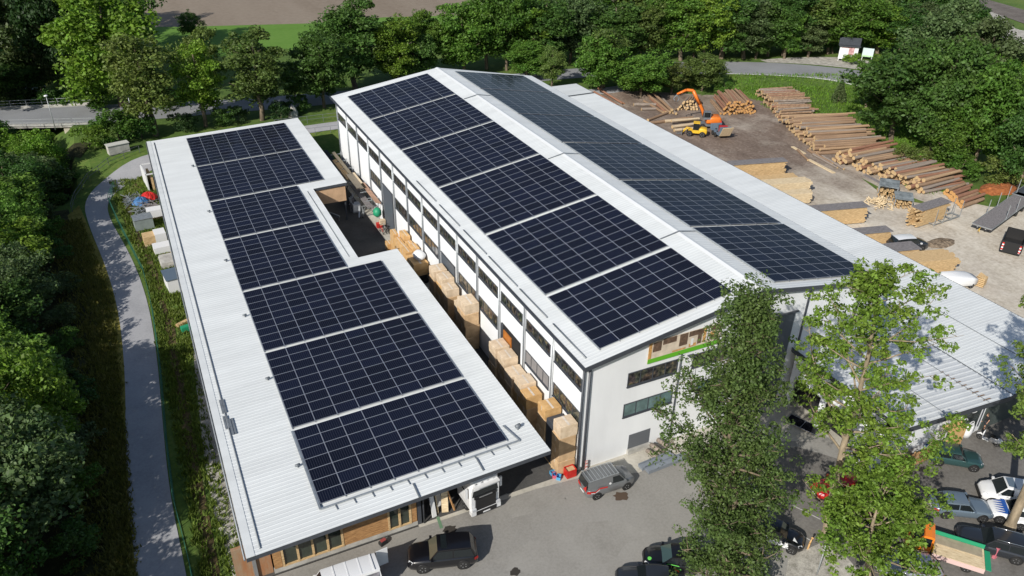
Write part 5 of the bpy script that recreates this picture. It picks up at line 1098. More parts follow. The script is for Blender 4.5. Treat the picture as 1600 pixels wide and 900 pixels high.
def crate(label, p, w, h, ang, lid):
    b = at(*p); t = thing('slab_crate', label, 'crate', (b.x, b.y, .03), ang); g = random.Random(int(p[0])); mb = MB()
    for k in range(46):
        y = g.uniform(-w/2,w/2); z = g.uniform(.1,h*.9); mb.beam((-w/2+g.uniform(-.3,.1),y,z),(w/2+g.uniform(-.1,.3),y+g.uniform(-.3,.3),z+g.uniform(-.2,.2)),.16,.08)
    mb.build('offcut_slabs', WOOD, t); mb = MB(); mb.beam((-w/2-.1,0,h+.1),(w/2+.1,0,h+.35),w*1.1,.06); mb.build('lid', lid, t)
    [(lambda q: (q.box(sx*w/2-.05,sx*w/2+.05,sy*w/2-.05,sy*w/2+.05,0,h), q.build('post', GALV, t)))(MB()) for sx in (1,-1) for sy in (1,-1)]
LID = mat('scratched_grey_sheet', (.20,.23,.24), .5, .2, .4, 1.2, col2=(.36,.40,.41))
crate('crate of wood offcuts under a tilted grey metal sheet, left one of two', (1384,308), 2.4, 1.9, R(40), LID); crate('crate of wood offcuts under a tilted grey metal sheet, right one of two', (1408,322), 2.2, 1.3, R(46), LID)
b = at(1374,320); t = thing('offcut_heap', 'heap of split firewood in front of the offcut crates', 'wood heap', b); g = random.Random(3); mb = MB()
for k in range(110):
    a = g.uniform(0,6.28); rr = abs(g.gauss(0,.9)); z = max(.1, 1.1*(1-rr/2.2))*g.random(); p = Vector((math.cos(a)*rr, math.sin(a)*rr, z+.1)); d = Vector((g.uniform(-1,1), g.uniform(-1,1), g.uniform(-.4,.6))).normalized()*.45; mb.beam(p-d, p+d, .13, .1)
mb.build('split_wood', WOODP, t)
t = thing('stake_rack', 'galvanised rack with upright stakes in front of the ragged lumber stack', 'rack', at(1452,352)+Vector((0,0,.03)), math.atan2(*(at(1492,338)-at(1452,352)).yx)); mb = MB(); l = (at(1492,338)-at(1452,352)).length
for y in (-.6,.6): mb.beam((0,y,.3),(l,y,.3),.1,.1)
for k in range(4): mb.beam((l*k/3,-.6,.3),(l*k/3,.6,.3),.1,.1); mb.beam((l*k/3,-.6,0),(l*k/3,-.6,.3),.08,.08); mb.beam((l*k/3,.6,0),(l*k/3,.6,.3),.08,.08)
mb.build('base_frame', GALV, t)
for k in range(4):
    for y in (-.6,.6): mb = MB(); mb.beam((l*k/3,y,.35),(l*k/3,y,2.5),.07,.07); mb.build('stake', GALV, t)
def mound(name, label, cat, c, rx, ry, h, mt, seed):
    g = random.Random(seed); t = thing(name, label, cat, c); mb = MB(); n = 22; R_ = []
    for k, (f, z) in enumerate(((1.0,0),(.86,.4),(.6,.75),(.3,.95),(.02,1))): R_.append([(math.cos(2*math.pi*i/n)*rx*f*g.uniform(.88,1.1), math.sin(2*math.pi*i/n)*ry*f*g.uniform(.88,1.1), z*h*g.uniform(.85,1.1)) for i in range(n)])
    mb.loft(R_, 0, True, False, False); mb.build('heap', mt, t)
mound('bark_heap', 'flat rust brown heap on the grass at the right picture edge', 'heap', at(1560,296), 3.4, 2.0, .9, mat('rust_brown_bark', (.26,.075,.02), .95, 0, .3, 2.5, col2=(.40,.14,.045), bump=.6), 5)
mound('earth_heap', 'stony earth and bark scraps below the stake rack', 'heap', at(1478,378)-Vector((1,0,.1)), 2.6, 1.3, .5, mat('bark_scraps', (.10,.07,.045), .95, 0, .5, 3, col2=(.34,.26,.18), bump=.7), 6)
t = thing('pallet_crate', 'small orange wooden crate of offcuts near the yard entrance', 'crate', at(1530,446)+Vector((0,0,.03)), R(20)); mb = MB()
for k in range(5): mb.box(-.6,.6,-.5,.5,.1+k*.22,.22+k*.22); 
for k in range(14): mb.beam((-.5+k*.07,-.4,1.1),(-.6+k*.09,.4,1.35),.06,.05)
mb.build('slats', WOOD, t)
t = thing('steel_rail', 'bent dark steel bar frame in front of the golden lumber stack', 'frame', at(1462,420)+Vector((0,0,.02))); mb = MB(); a = at(1462,420); q = [Vector((0,0,.35)), at(1488,414)-a+Vector((0,0,.5)), at(1491,420)-a+Vector((0,0,.05))]; mb.tube(q, [.09,.09,.08], 0, 6); mb.build('bar', ANTH, t)
# ------------------------------------------------------------------ goods along the hall wall
BX = {}
ORC = mat('orange_cardboard', (.58,.34,.13), .8, 0, .15, 1.4, col2=(.68,.44,.20))
CM = {'c': CARD, 'C': CARD, 'p': CARDP, 'o': ORC}
def carton(x0, x1, y0, y1, z0, z1, mt, label, group='cartons along the hall wall', film=True):
    w, l, h = x1-x0, y1-y0, z1-z0; o = thing('cardboard_box', label, 'box', ((x0+x1)/2,(y0+y1)/2,z0), random.uniform(-.025,.025), group); g = random.Random(int(y0*31+z0*7)); k = .03
    mb = MB(); b = [(-w/2,-l/2),(w/2,-l/2),(w/2,l/2),(-w/2,l/2)]; bul = g.uniform(.0,.035)
    mb.loft([[(x*f,y*f,z) for x,y in b] for f,z in ((.985,.0),(1+bul,h*.45),(1,h*.97),(.97,h))], 0, sm=False); mb.build('carton', mt, o)
    if film: mb = MB(); mb.box(-w*.06,w*.06,-l*.49,l*.49,h+.002,h+.012); mb.box(-w*.5-.012,-w*.5-.004,-.04,.04,h*.55,h); mb.build('tape', TAPE, o)
    return o
LV = ('bottom', 'middle', 'top', 'topmost')
sn = ('first','second','third','fourth','fifth','sixth','seventh','eighth','ninth','tenth','eleventh','twelfth')
STK = [(.45,1.65,-1.7,-.2,(1.25,1.25,1.25,1.2),'ccCp'),(3.0,4.3,-1.7,-.25,(1.25,1.2,1.25,1.0),'ccco'),(6.0,7.2,-1.75,-.3,(1.3,1.3,1.3),'cco'),(7.35,8.7,-1.6,-.2,(1.4,1.3,1.5),'cop'),(9.2,10.7,-1.7,-.25,(1.3,1.3,1.2),'ccp'),(10.9,12.3,-1.55,-.2,(1.3,1.2,1.0,1.0),'cccp'),(12.5,13.9,-1.7,-.3,(1.3,1.3,1.2,.9),'ccpp'),(19.5,21.4,-1.7,-.2,(1.4,1.4,1.4,1.1),'cccp'),(21.6,22.9,-1.5,-.25,(1.3,1.3,1.4),'ccp'),(24.1,25.6,-1.7,-.35,(1.2,1.2,1.2,.9),'cccp'),(25.75,27.3,-1.6,-.25,(1.3,1.3,1.3,.9),'ccop'),(27.6,29.1,-1.75,-.3,(1.3,1.2,1.3,1.1),'cccp')]
for i, (y0, y1, x0, x1, hs, ms) in enumerate(STK):
    z = .18; t = link('pallet', None, None, ((x0+x1)/2,(y0+y1)/2,.03)); tag(t, f'wooden pallet under the {sn[i]} carton stack along the hall wall', 'pallet', 'pallets under the cartons'); mb = MB(); w, l = (x1-x0)/2, (y1-y0)/2
    for k in range(5): mb.box(-w+k*w*.42,-w+k*w*.42+.12,-l,l,.11,.145)
    for k in (-1,0,1): mb.box(-w,w,k*l*.85-.05,k*l*.85+.05,0,.108)
    mb.build('slats', WOOD, t)
    for k, (h, mc) in enumerate(zip(hs, ms)):
        mt = CM[mc]; lv = (('bottom','middle','top') if len(hs) == 3 else ('bottom','second lowest','second highest','top'))[k]; dx = random.uniform(-.07,.07)*(k > 0); dy = random.uniform(-.05,.05)*(k > 0)
        carton(x0+dx, x1+dx, y0+dy, y1+dy, z+.002, z+h, mt, f'{"pale" if mc == "p" else "orange" if mc == "o" else "brown"} carton, {lv} one of the {sn[i]} stack along the hall wall'); z += h
t = thing('wrapped_pallet', 'dark grey wrapped block between the first two carton stacks', 'pallet load', (-.9,2.32,.03)); mb = MB(); mb.loft([[(x*f,y*f,z) for x,y in ((-.7,-.55),(.7,-.55),(.7,.55),(-.7,.55))] for f,z in ((1,.12),(1.02,1.8),(1,4.2),(.95,4.25))], 0, sm=False); mb.build('load', ANTH, t); mb = MB(); mb.box(-.72,.72,-.62,.62,0,.117); mb.build('pallet', WOOD, t)
for i, (x0,x1,y0,y1,z0,z1,lb) in enumerate(((-2.0,-.25,33.6,36.2,1.5,2.9,'wide orange carton under the white sack'),(-1.9,-1.1,36.4,38.6,.04,3.1,'long upright orange carton standing at the kerb of the alley'),(-1.05,-.25,36.3,37.8,.04,3.4,'orange carton against the wall beside the long upright one'),(-1.0,-.25,37.9,39.3,.04,3.0,'orange carton with open top next to the wall in the group middle'),(-1.8,-1.1,38.8,40.9,.04,2.9,'printed orange carton facing the alley'),(-1.0,-.25,39.5,41.3,.04,3.5,'orange carton near the far end of the group by the wall'),(-1.75,-1.15,41.1,42.6,.04,3.2,'white topped orange carton at the far end of the group'),(-2.1,-1.5,42.7,43.8,.04,1.2,'small crumpled orange carton farthest in the group'))): carton(x0, x1, y0, y1, z0, z1, ORC, lb, 'orange cartons in the alley')
text_mesh('COU', .55, 'printing', BLACKP, bpy.data.objects['cardboard_box'], (0,0,0), (0,0,0)) if False else None
for o_ in [o for o in bpy.data.objects if o.get('label') == 'printed orange carton facing the alley']: text_mesh('CCU', .75, 'printing', BLACKP, o_, (-.02,-1.09,2.2), (R(90),0,0)); text_mesh('CCU', .75, 'printing', BLACKP, o_, (-.40,.0,1.7), (R(90),0,R(-90)))
t = thing('loaded_trolley', 'dark cart carrying the wide orange carton in the alley', 'cart', (-1.1,34.9,.04)); mb = MB(); mb.box(-.85,.8,-1.2,1.2,1.25,1.44); mb.build('deck', WOOD, t); mb = MB(); mb.box(-.75,.75,-1.1,1.1,.45,1.24); mb.build('underframe', BLACKP, t); [wheel(t, sx*.7, sy*.9, .3, sx) for sx in (1,-1) for sy in (1,-1)]
t = thing('film_sack', 'white bulging plastic sack on the wide orange carton', 'sack', (-.85,34.8,2.9)); mb = MB(); g = random.Random(2); mb.loft([[(math.cos(a*.524)*r*g.uniform(.9,1.1)*.75, math.sin(a*.524)*r*g.uniform(.9,1.1), z) for a in range(12)] for r,z in ((.55,0),(.85,.25),(.9,.55),(.6,.85),(.2,.98))], 0); mb.build('sack', PLASTW, t)
# rack with boards at the far end of the alley, bicycles, sacks
t = thing('cantilever_rack', 'steel rack loaded with boards along the far hall wall', 'rack', (-1.5,52,.03)); mb = MB()
for k in range(7):
    mb.beam((1.2,k*3,0),(1.2,k*3,3.3),.12,.12)
    for z in (1.0,2.0,3.0): mb.beam((1.2,k*3,z),(-.3,k*3,z),.08,.1)
mb.build('rack_frame', GALV, t)
for y0,y1,x0,x1,z,mt,lb in ((56.2,61.5,-1.9,-.6,3.1,mat('pale_plywood', (.62,.50,.34), .7, 0, .06, 1),'pale plywood sheets on top of the rack by the hall'),(50.8,57.5,-.95,-.35,3.1,mat('reddish_boards', (.36,.22,.15), .8, 0, .25, 2),'reddish long boards on the rack next to the hall wall'),(61.8,70.5,-1.5,-1.0,3.1,WOODP,'narrow pale boards at the far end of the rack'),(52,60,-1.8,-1.0,2.1,GREYWOOD,'grey boards on the middle level of the rack'),(62,70,-1.7,-.9,2.1,WOOD,'brown boards on the middle level at the rack end')):
    mb = MB(); n = 3
    for k in range(n): mb.box(x0+(x1-x0)*k/n+.01,x0+(x1-x0)*(k+1)/n,y0-.2*k,y1+.1*k,z,z+.12)
    tag(mb.build('board_bundle', mt), lb, 'boards')
g = random.Random(8)
for k in range(9):
    y = 54+k*2.1; mb = MB(); x = -2.0-g.uniform(0,.9)
    for j in range(7): mb.beam((x+g.uniform(-.3,.3),y+g.uniform(-.4,.4),.05),(x+g.uniform(-.2,.5),y+g.uniform(-.9,.9),g.uniform(.8,2.2)),.12,.07)
    tag(mb.build('leaning_board_bundle', (GALV,GREYWOOD,PLASTW)[k % 3]), 'boards and bars leaning against the rack in the shaded alley', 'boards', 'leaning material in the alley')
t = thing('garden_sack', 'green plastic bag hanging at the near end of the rack', 'bag', (-1.0,50.2,1.5)); mb = MB(); mb.loft([[(math.cos(a*.63)*r*.5, math.sin(a*.63)*r*.55, z) for a in range(10)] for r,z in ((.5,0),(1.1,.3),(1.1,.8),(.6,1.15),(.3,1.2))]); mb.build('bag', GREENP, t)
def bicycle(label, x, y, rz, mt):
    t = thing('bicycle', label, 'bicycle', (x, y, .04), rz); 
    for k in (-.52,.52):
        mb = MB(); q = [(k+.33*math.cos(a*.449),0,.34+.33*math.sin(a*.449)) for a in range(15)]; [mb.bar(q[i],q[i+1],.03,0,5) for i in range(14)]; [mb.bar((k,0,.34),q[i],.006,0,3) for i in range(0,14,2)]; mb.build('wheel', RUBBER, t)
    mb = MB(); [mb.bar(a,b,.025) for a,b in (((-.52,0,.34),(-.15,0,.36)),((-.52,0,.34),(-.25,0,.85)),((-.15,0,.36),(-.28,0,.95)),((-.25,0,.85),(.35,0,.9)),((-.15,0,.36),(.35,0,.8)),((.52,0,.34),(.33,0,1.0)))]; mb.build('bike_frame', mt, t)
    mb = MB(); mb.bar((.33,-.28,1.03),(.33,.28,1.03),.02); mb.build('handlebar', BLACKP, t); mb = MB(); mb.loft([ring(x_,w,.93,1.0) for x_,w in ((-.42,.11),(-.25,.08),(-.14,.03))]); mb.build('saddle', BLACKP, t)
bicycle('bicycle with red frame parked by the grey sliding door', -1.15, 48.3, R(95), REDP); bicycle('bicycle with silver frame parked beside the red one', -.65, 48.5, R(88), GALV); bicycle('dark bicycle nearest to the hall wall by the grey door', -.35, 48.2, R(92), BLACKP)
for i, (x,y,z,c,lb) in enumerate(((-.9,50.0,.04,REDP,'red box behind the bicycles'),(-.6,49.6,.6,CARDP,'pinkish parcel on the things behind the bicycles'))):
    t = thing('storage_box', lb, 'box', (x,y,z)); mb = MB(); mb.box(-.35,.35,-.3,.3,0,.55); mb.build('carton', c, t); mb = MB(); mb.box(-.37,.37,-.32,.32,.553,.6); mb.build('lid', c, t)
t = thing('handrail_frame', 'pale metal frame standing in the shade of the alley yard', 'frame', at(531,345)+Vector((0,0,.03)), .5); mb = MB(); mb.beam((0,0,.5),(0,2.0,.5),.12,.4); [mb.beam((0,y,0),(0,y,.3),.08,.08) for y in (.1,1.9)]; mb.build('rails', GALV, t)
t = thing('water_container', 'white translucent tank in the shade of the alley', 'tank', at(557,330)+Vector((0,0,.03))); mb = MB(); mb.box(-.5,.5,-.5,.5,.15,1.15); mb.build('tank', PLASTW, t); mb = MB(); [mb.beam((s*.52,-.52,z),(s*.52,.52,z),.03,.03) for s in (1,-1) for z in (.2,.6,1.1)]; mb.box(-.55,.55,-.55,.55,0,.13); mb.build('cage', GALV, t)
# red bin and coloured crates at the hall corner
t = thing('waste_bin', 'red open bin full of paper at the near hall corner', 'bin', (-.78,.1,.035)); mb = MB(); mb.box(-.42,.42,-.33,-.29,.08,.85); mb.box(-.42,.42,.29,.33,.08,.85); mb.box(-.42,-.38,-.29,.29,.08,.85); mb.box(.38,.42,-.29,.29,.08,.85); mb.box(-.38,.38,-.29,.29,.08,.12); mb.build('bin_body', REDP, t); mb = MB(); mb.box(-.37,.37,-.28,.28,.121,.74); mb.build('waste', CARD, t)
for i, (u,v,z,c,lb) in enumerate(((864,741,0,CYANP,'light blue crate at the left of the coloured crates'),(871,734,0,YELP,'yellow crate behind the blue crates at the hall corner'),(870,744,0,BLUEP,'dark blue crate in the middle of the coloured crates'),(873,748,.0,CYANP,'light blue crate nearest the kerb among the coloured crates'),(866,745,0,mat('pink_plastic', (.55,.10,.16), .5),'pink crate squeezed between the blue crates'),(878,738,0,BLUEP,'dark blue crate touching the red bin'))):
    t = thing('stacking_crate', lb, 'crate', at(u,v)+Vector((0,0,.035)), .3*i); mb = MB(); a=.24; b=.17; mb.box(-a,a,-b,-b+.02,0,.3); mb.box(-a,a,b-.02,b,0,.3); mb.box(-a,-a+.02,-b+.02,b-.02,0,.3); mb.box(a-.02,a,-b+.02,b-.02,0,.3); mb.box(-a+.02,a-.02,-b+.02,b-.02,0,.03); mb.build('crate_body', c, t)
t = thing('marker_post', 'striped red and white post at the near hall corner', 'post', (.75,.12,.035)); mb = MB(); mb.box(-.09,.09,-.04,.04,0,1.0); mb.build('post', mat('faded_pink', (.55,.24,.22), .6), t); mb = MB(); [mb.box(-.092,.092,-.043,-.041,.15+k*.34,.3+k*.34) for k in range(3)]; mb.build('stripe', PLASTW, t)
for i, (pa, pb, lb) in enumerate((((1000,733),(1050,712),'long grey steel channel lying on the concrete apron, outer one'),((1010,738),(1072,714),'long grey steel channel lying on the concrete apron, inner one'))):
    a, b = at(*pa), at(*pb); mb = MB(); mb.beam(a+Vector((0,0,.16)), b+Vector((0,0,.16)), .55, .22); mb.beam(a+Vector((0,.28,.2)), b+Vector((0,.28,.2)), .05, .32); mb.beam(a+Vector((0,-.28,.2)), b+Vector((0,-.28,.2)), .05, .32); tag(mb.build('steel_channel', mat('grey_steel_blue', (.24,.27,.31), .45, .3, .1, 2)), lb, 'steel beam', 'steel channels by the hall')
t = thing('log_pile', 'small heap of split logs beside the steel channels', 'firewood', at(1028,708)+Vector((0,0,.03)), .3); mb = MB(); [mb.bar((-.7+.45*k,-.4,.2+.36*(k % 2)),(-.6+.45*k,.7,.2+.36*(k % 2)),.2,0,8) for k in range(4)]; mb.build('logs', BARKL[2], t)
t = thing('spare_solar_panel', 'single dark solar panel lying on the concrete near the shed', 'solar panel', at(1254,666)+Vector((0,0,.18)), R(-68)); mb = MB(); mb.box(-1.4,1.4,-.62,.62,0,.04); mb.build('panel_frame', FRAME, t); mb = MB(); mb.face([(-1.36,-.58,.043),(-.02,-.58,.043),(-.02,.58,.043),(-1.36,.58,.043)]); mb.face([(.02,-.58,.043),(1.36,-.58,.043),(1.36,.58,.043),(.02,.58,.043)]); mb.build('cells', mat('spare_cells', (.01,.011,.016), .2), t); mb = MB(); mb.box(-1.2,1.2,-.45,.45,-.14,-.003); mb.build('pallet', WOOD, t)
for (u,v,c,lb) in ((1277,655,mat('pink_sack', (.5,.12,.11), .7, 0, .3, 5, col2=(.7,.45,.42)),'red and pink sacks in front of the shed opening'),(1297,655,REDP,'red canister beside the pink sacks')):
    t = thing('sack_pile', lb, 'sack', at(u,v)+Vector((0,0,.03))); mb = MB(); [mb.loft([[(math.cos(a*.785)*r*.5+k*.2, math.sin(a*.785)*r*.4, z+k*.4) for a in range(8)] for r,z in ((.7,0),(1,.15),(1,.35),(.6,.5))]) for k in range(2)]; mb.build('sacks', c, t)
# bay of the low warehouse: panels, planks and a ladder
for i,(x,y,w,h,mt,rz,lb) in enumerate(((-12.3,1.0,.35,2.9,PLASTW,.2,'white panel leaning in the open bay next to the corner post'),(-11.9,1.2,.12,3.0,WOODP,.1,'pale door leaf leaning in the open bay'),(-11.2,1.1,.5,2.6,WOODP,-.3,'pale wooden frame leaning beside the truck'),(-11.55,1.9,.4,2.8,PLASTW,.2,'white plastic wrapped element in the open bay'),(-10.8,.9,.1,1.7,LARCH,.6,'brown sawhorse board beside the truck wheel'))):
    t = thing('leaning_timber', lb, 'panel', (x,y,.035), rz); mb = MB(); mb.beam((0,-.35,0),(0,.25,h),w,.09,0,(1,0,0)) if w < .3 else mb.beam((0,-.4,.02),(0,.2,h),w,.1,0,(0,1,0)); mb.build('board', mt, t); mb = MB(); mb.beam((0,-.42,.02),(0,-.3,.6),w*.9,.03); mb.build('edge_strip', mt, t)
for i,(u,v,c,lb) in enumerate(((392,893,CONCW,'grey concrete tub at the front corner of the low warehouse'),(399,888,REDP,'red canister behind the tubs at the warehouse corner'),(403,896,PLASTW,'white bucket at the warehouse corner'))):
    t = thing('bucket', lb, 'bucket', at(u,v)+Vector((0,0,.4))); t.location.z = hgt(0,0)+.03; mb = MB(); mb.lathe([(.0,.02),(.3,.02),(.38,.7),(.34,.7),(.27,.08),(0,.08)], 0, 14); mb.build('bucket_body', c, t)
# ------------------------------------------------------------------ left side of the low warehouse
def clutter(name, label, cat, u, v, rz, parts, z=None):
    b = at(u,v); t = thing(name, label, cat, (b.x,b.y,.03), rz)
    for nm, mt, q in parts: mb = MB(); [mb.box(*k) for k in q]; mb.build(nm, mt, t)
clutter('storage_cabinet', 'grey metal box container beside the low warehouse wall', 'container', 226,356,.1,(('container_body',mat('grey_green_sheet',(.24,.28,.27),.6,0,.15,1),((-1.1,1.1,-.9,.9,.1,1.5),)),('lid',GALV,((-1.15,1.15,-.95,.95,1.503,1.58),))))
clutter('pallet_load', 'pale crate between the scaffold parts and the warehouse wall', 'crate', 243,340,.05,(('load',PLASTW,((-.9,.9,-.7,.7,.3,1.3),)),('pallet',WOOD,((-.95,.95,-.75,.75,0,.28),))))
clutter('pallet_load', 'wood topped pallet under white film beside the warehouse wall', 'pallet load', 246,378,.08,(('load',WOOD,((-1.5,-.2,-.8,.8,.2,1.2),)),('film',PLASTW,((-.19,1.1,-.85,.85,.2,1.35),)),('pallet',WOODP,((-1.5,1.1,-.8,.8,0,.19),))))
clutter('pallet_load', 'white film wrapped load next to the wood topped pallet', 'pallet load', 254,394,.08,(('film',PLASTW,((-.9,1.0,-.8,.8,.2,1.0),)),('pallet',WOODP,((-.9,1.0,-.8,.8,0,.19),))))
clutter('concrete_block', 'pale concrete slab stack beside the warehouse wall', 'slab', 262,412,.06,(('slab',CONCW,((-.8,.8,-1.3,1.3,0,.5),)),('upper_slab',CONCW,((-.7,.75,-1.2,1.25,.503,.7),))))
clutter('tool_shed', 'small dark blue grey hut with white edges by the warehouse wall', 'hut', 272,450,.12,(('wall',PLASTW,((-.7,.7,-1.3,1.3,0,1.7),)),('roof',mat('slate_blue_sheet',(.10,.14,.19),.5),((-.8,.8,-1.4,1.4,1.703,1.78),))))
clutter('plank_pile', 'orange brown boards lying at the warehouse wall above the gravel', 'boards', 288,506,.5,(('boards',WOOD,((-.9,.9,-.3,.3,0,.18),(-.8,1.0,-.25,.2,.183,.3))),))
clutter('rain_barrel', 'green barrel lying beside the orange brown boards', 'barrel', 292,517,.2,(('barrel',GREENP,((-.5,.5,-.3,.3,.05,.55),(-.45,.45,-.25,.25,.0,.6))),))
clutter('window_frame_stack', 'white window frames with orange board at the far warehouse wall', 'frame', 238,290,.1,(('frame',PLASTW,((-.8,-.65,-2.2,2.2,0,2.6),(-.8,.6,-2.2,-2.05,2.45,2.6),(-.8,.6,2.05,2.2,2.45,2.6))),('board',WOOD,((-.2,.1,-2.0,2.0,.1,1.9),))))
g = random.Random(12)
for i,(u,v,c,lb) in enumerate(((210,318,GALV,'heap of grey scaffold frames at the edge of the grass'),(220,336,GALV,'heap of grey scaffold poles in front of the metal box container'),(236,330,GREYWOOD,'heap of grey and brown scrap beside the pale crate'))):
    b = at(u,v); t = thing('scaffold_heap', lb, 'scaffold parts', (b.x,b.y,.03)); mb = MB()
    for k in range(34):
        a = g.uniform(0,3.14); l = g.uniform(.5,1.2); c0 = Vector((g.uniform(-.9,.9), g.uniform(-1.4,1.4), g.uniform(.1,1.0))); d = Vector((math.cos(a)*l, math.sin(a)*l, g.uniform(-.2,.2))); mb.beam(c0-d,c0+d,.07,.07)
    mb.build('bars', c, t)
for u,v,c,lb in ((234,314,REDP,'crumpled red tarpaulin over scrap at the warehouse wall'),(222,322,mat('blue_tarp',(.05,.15,.33),.6,0,.2,2),'crumpled blue tarpaulin over the scaffold parts')):
    b = at(u,v); mound('tarpaulin', lb, 'tarpaulin', b+Vector((0,0,.5)), 1.1, 1.2, .8, c, u)
# ------------------------------------------------------------------ bridge, rails, fences
RD_A, RD_B = (-52,119.5), (-30,113.6)     # far edge of the road over the stream
def railing(name, label, pts, h, mt, post, rails, step, cat='railing', mesh=None):
    t = thing(name, label, cat, (pts[0][0], pts[0][1], 0)); o0 = Vector((pts[0][0], pts[0][1], 0)); P = []
    for i in range(len(pts)-1):
        a, b = Vector((*pts[i][:2],0)), Vector((*pts[i+1][:2],0)); n = max(1, round((b-a).length/step))
        for k in range(n): P.append(a.lerp(b, k/n))
    P.append(Vector((*pts[-1][:2],0))); pm = None; Z = [(pts[0][2] if len(pts[0]) > 2 else hgt(p.x,p.y)) for p in P]
    for p, z in zip(P, Z):
        if pm is None: mb = MB(); mb.box(-post,post,-post,post,0,h); pm = mb.mesh('post', [mt])
        link('post', pm, t, (p.x-o0.x, p.y-o0.y, z))
    for f in rails:
        mb = MB()
        for i in range(len(P)-1): mb.beam((P[i].x-o0.x,P[i].y-o0.y,Z[i]+h*f),(P[i+1].x-o0.x,P[i+1].y-o0.y,Z[i+1]+h*f),post*1.4,post*1.4)
        mb.build('rail', mt, t)
    if mesh:
        mb = MB()
        for i in range(len(P)-1):
            d = P[i+1]-P[i]; n = max(1, int(d.length/mesh))
            for k in range(n): q = P[i]+d*(k/n)-o0; z = Z[i]+(Z[i+1]-Z[i])*k/n; mb.beam((q.x,q.y,z+.08),(q.x,q.y,z+h*.97),.012,.012)
        mb.build('wire_mesh', mt, t)
    return t
RAILG = mat('galvanised_rail', (.44,.47,.48), .5, .3)
ZB = 1.45
railing('bridge_railing', 'grey railing on the far side of the road bridge', [(-58,121.5,ZB),(-31,115.4,ZB)], 1.15, RAILG, .04, (1,.55,.12), 2.6)
railing('bridge_railing', 'grey railing on the near side of the road bridge', [(-46,107.6,ZB),(-33,103.2,ZB)], 1.15, RAILG, .04, (1,.55,.12), 2.6)
t = thing('road_bridge', 'concrete road bridge over the stream in the left background', 'bridge', (-42,111,0)); mb = MB()
def strip(x0, x1, ya, yb, z0, z1): mb.prism([(x0,ya[0]),(x1,ya[1]),(x1,yb[1]),(x0,yb[0])], z0, z1)
strip(-10.5,10.5,(-.7,-7.9),(-.2,-7.4),1.0,1.62); strip(-10.5,10.5,(9.2,4.0),(9.8,4.6),1.0,1.62); mb.build('parapet', CONCW, t)
mb = MB(); strip(-10.5,10.5,(-.2,-7.4),(9.2,4.0),.75,1.425); mb.build('deck', CONCW, t); mb = MB(); strip(4.4,10.5,(-6.2,-8.3),(4,3),-2,.74); strip(-10.5,-5.8,(-1,-2.6),(9,7),-2,.74); mb.build('abutment', mat('pale_abutment', (.50,.46,.36), .9, 0, .2, .8, space='World'), t)
def lamp(label, p, h, lean=(0,0)):
    t = thing('street_lamp', label, 'lamp', p); mb = MB(); mb.bar((0,0,0),(lean[0],lean[1],h),.07,0,8,.045); mb.build('pole', RAILG, t); mb = MB(); mb.lathe([(.02,h+.16),(.22,h+.12),(.34,h+.02),(.30,h-.05),(.06,h-.08)], 0, 12); mb.build('lamp_head', PLASTW, t); return t
p = at(87,203,1.5); lamp('tall street lamp with round head on the road bridge', p, 5.6)
for u,v,h,lb in ((205,172,2.2,'thin grey post beside the road near the olive slim tree'),(298,172,3.2,'thin grey pole at the road edge behind the low roof'),(188,162,.9,'short white marker post at the end of the bridge railing')):
    p = at(u,v); t = thing('marker_post', lb, 'post', p); mb = MB(); mb.bar((0,0,0),(0,0,h),.06,0,8); mb.build('pole', PLASTW if h < 1 else RAILG, t); mb = MB(); mb.bar((0,0,h),(0,0,h+.12),.065,0,8); mb.build('reflector', BLACKP, t)
clutter('utility_cabinet', 'pale grey electrical cabinet on the lawn beside the path', 'cabinet', 186,238,R(14),(('cabinet_body',CONCW,((-1.5,1.5,-.6,.6,0,1.35),)),('roof',mat('cabinet_roof',(.50,.50,.46),.8),((-1.6,1.6,-.7,.7,1.353,1.45),))))
bpy.data.objects['utility_cabinet'].location.z = hgt(*bpy.data.objects['utility_cabinet'].location[:2])
t = thing('boulder', 'grey pointed boulder on the lawn between the two roofs', 'stone', at(459,183)+Vector((0,0,-.05))); mb = MB(); g = random.Random(4); mb.loft([[(math.cos(a*.785)*r*g.uniform(.8,1.2), math.sin(a*.785)*r*g.uniform(.8,1.2), z) for a in range(8)] for r,z in ((.8,0),(.75,.7),(.5,1.5),(.2,2.1))], 0, sm=False); mb.build('stone', CONCW, t)
FG = mat('green_fence_wire', (.03,.13,.085), .5)
railing('mesh_fence', 'green wire mesh fence along the path beside the low warehouse', [(-29.3,-4),(-29.35,3),(-29.75,10),(-29.6,18),(-29.15,29),(-29,40),(-29.25,49),(-31.2,64),(-32.1,72),(-31.2,77)], 1.15, FG, .025, (1,.5,.06), 2.5, 'fence', .22)
railing('path_railing', 'grey railing around the outer bend of the path', [(-36.6,71),(-36.2,76),(-34.4,81.5),(-31.5,84.8),(-27,87.2)], 1.1, mat('dark_grey_rail', (.10,.11,.12), .5), .035, (1,.5), 2.4, 'railing')
railing('path_fence', 'thin wire fence between the lawn and the path behind the hall', [(-6,90.3),(2,90),(8,89.8)], 1.3, GREYM, .03, (1,.55), 2.6, 'fence')
railing('plot_fence', 'thin wire fence at the near edge of the lawn behind the alley', [(-3,85.6),(7,85.2)], 1.2, GREYM, .025, (1,), 2.6, 'fence')
def board(label, ua, ub, vb, h, face, roofm, extra):
    a, b = at(ua, vb[0]), at(ub, vb[1]); d = b-a; l = d.length; t = thing('notice_board', label, 'sign', (a.x,a.y,a.z), math.atan2(d.y,d.x)); mb = MB(); mb.box(0,l,-.06,0,h*.28 if extra else .5,h); mb.build('board', face, t)
    mb = MB(); [mb.box(x-.06,x+.06,.003,.12,0,h) for x in (.15,l-.15)]; mb.build('post', PLASTW, t)
    return t, l
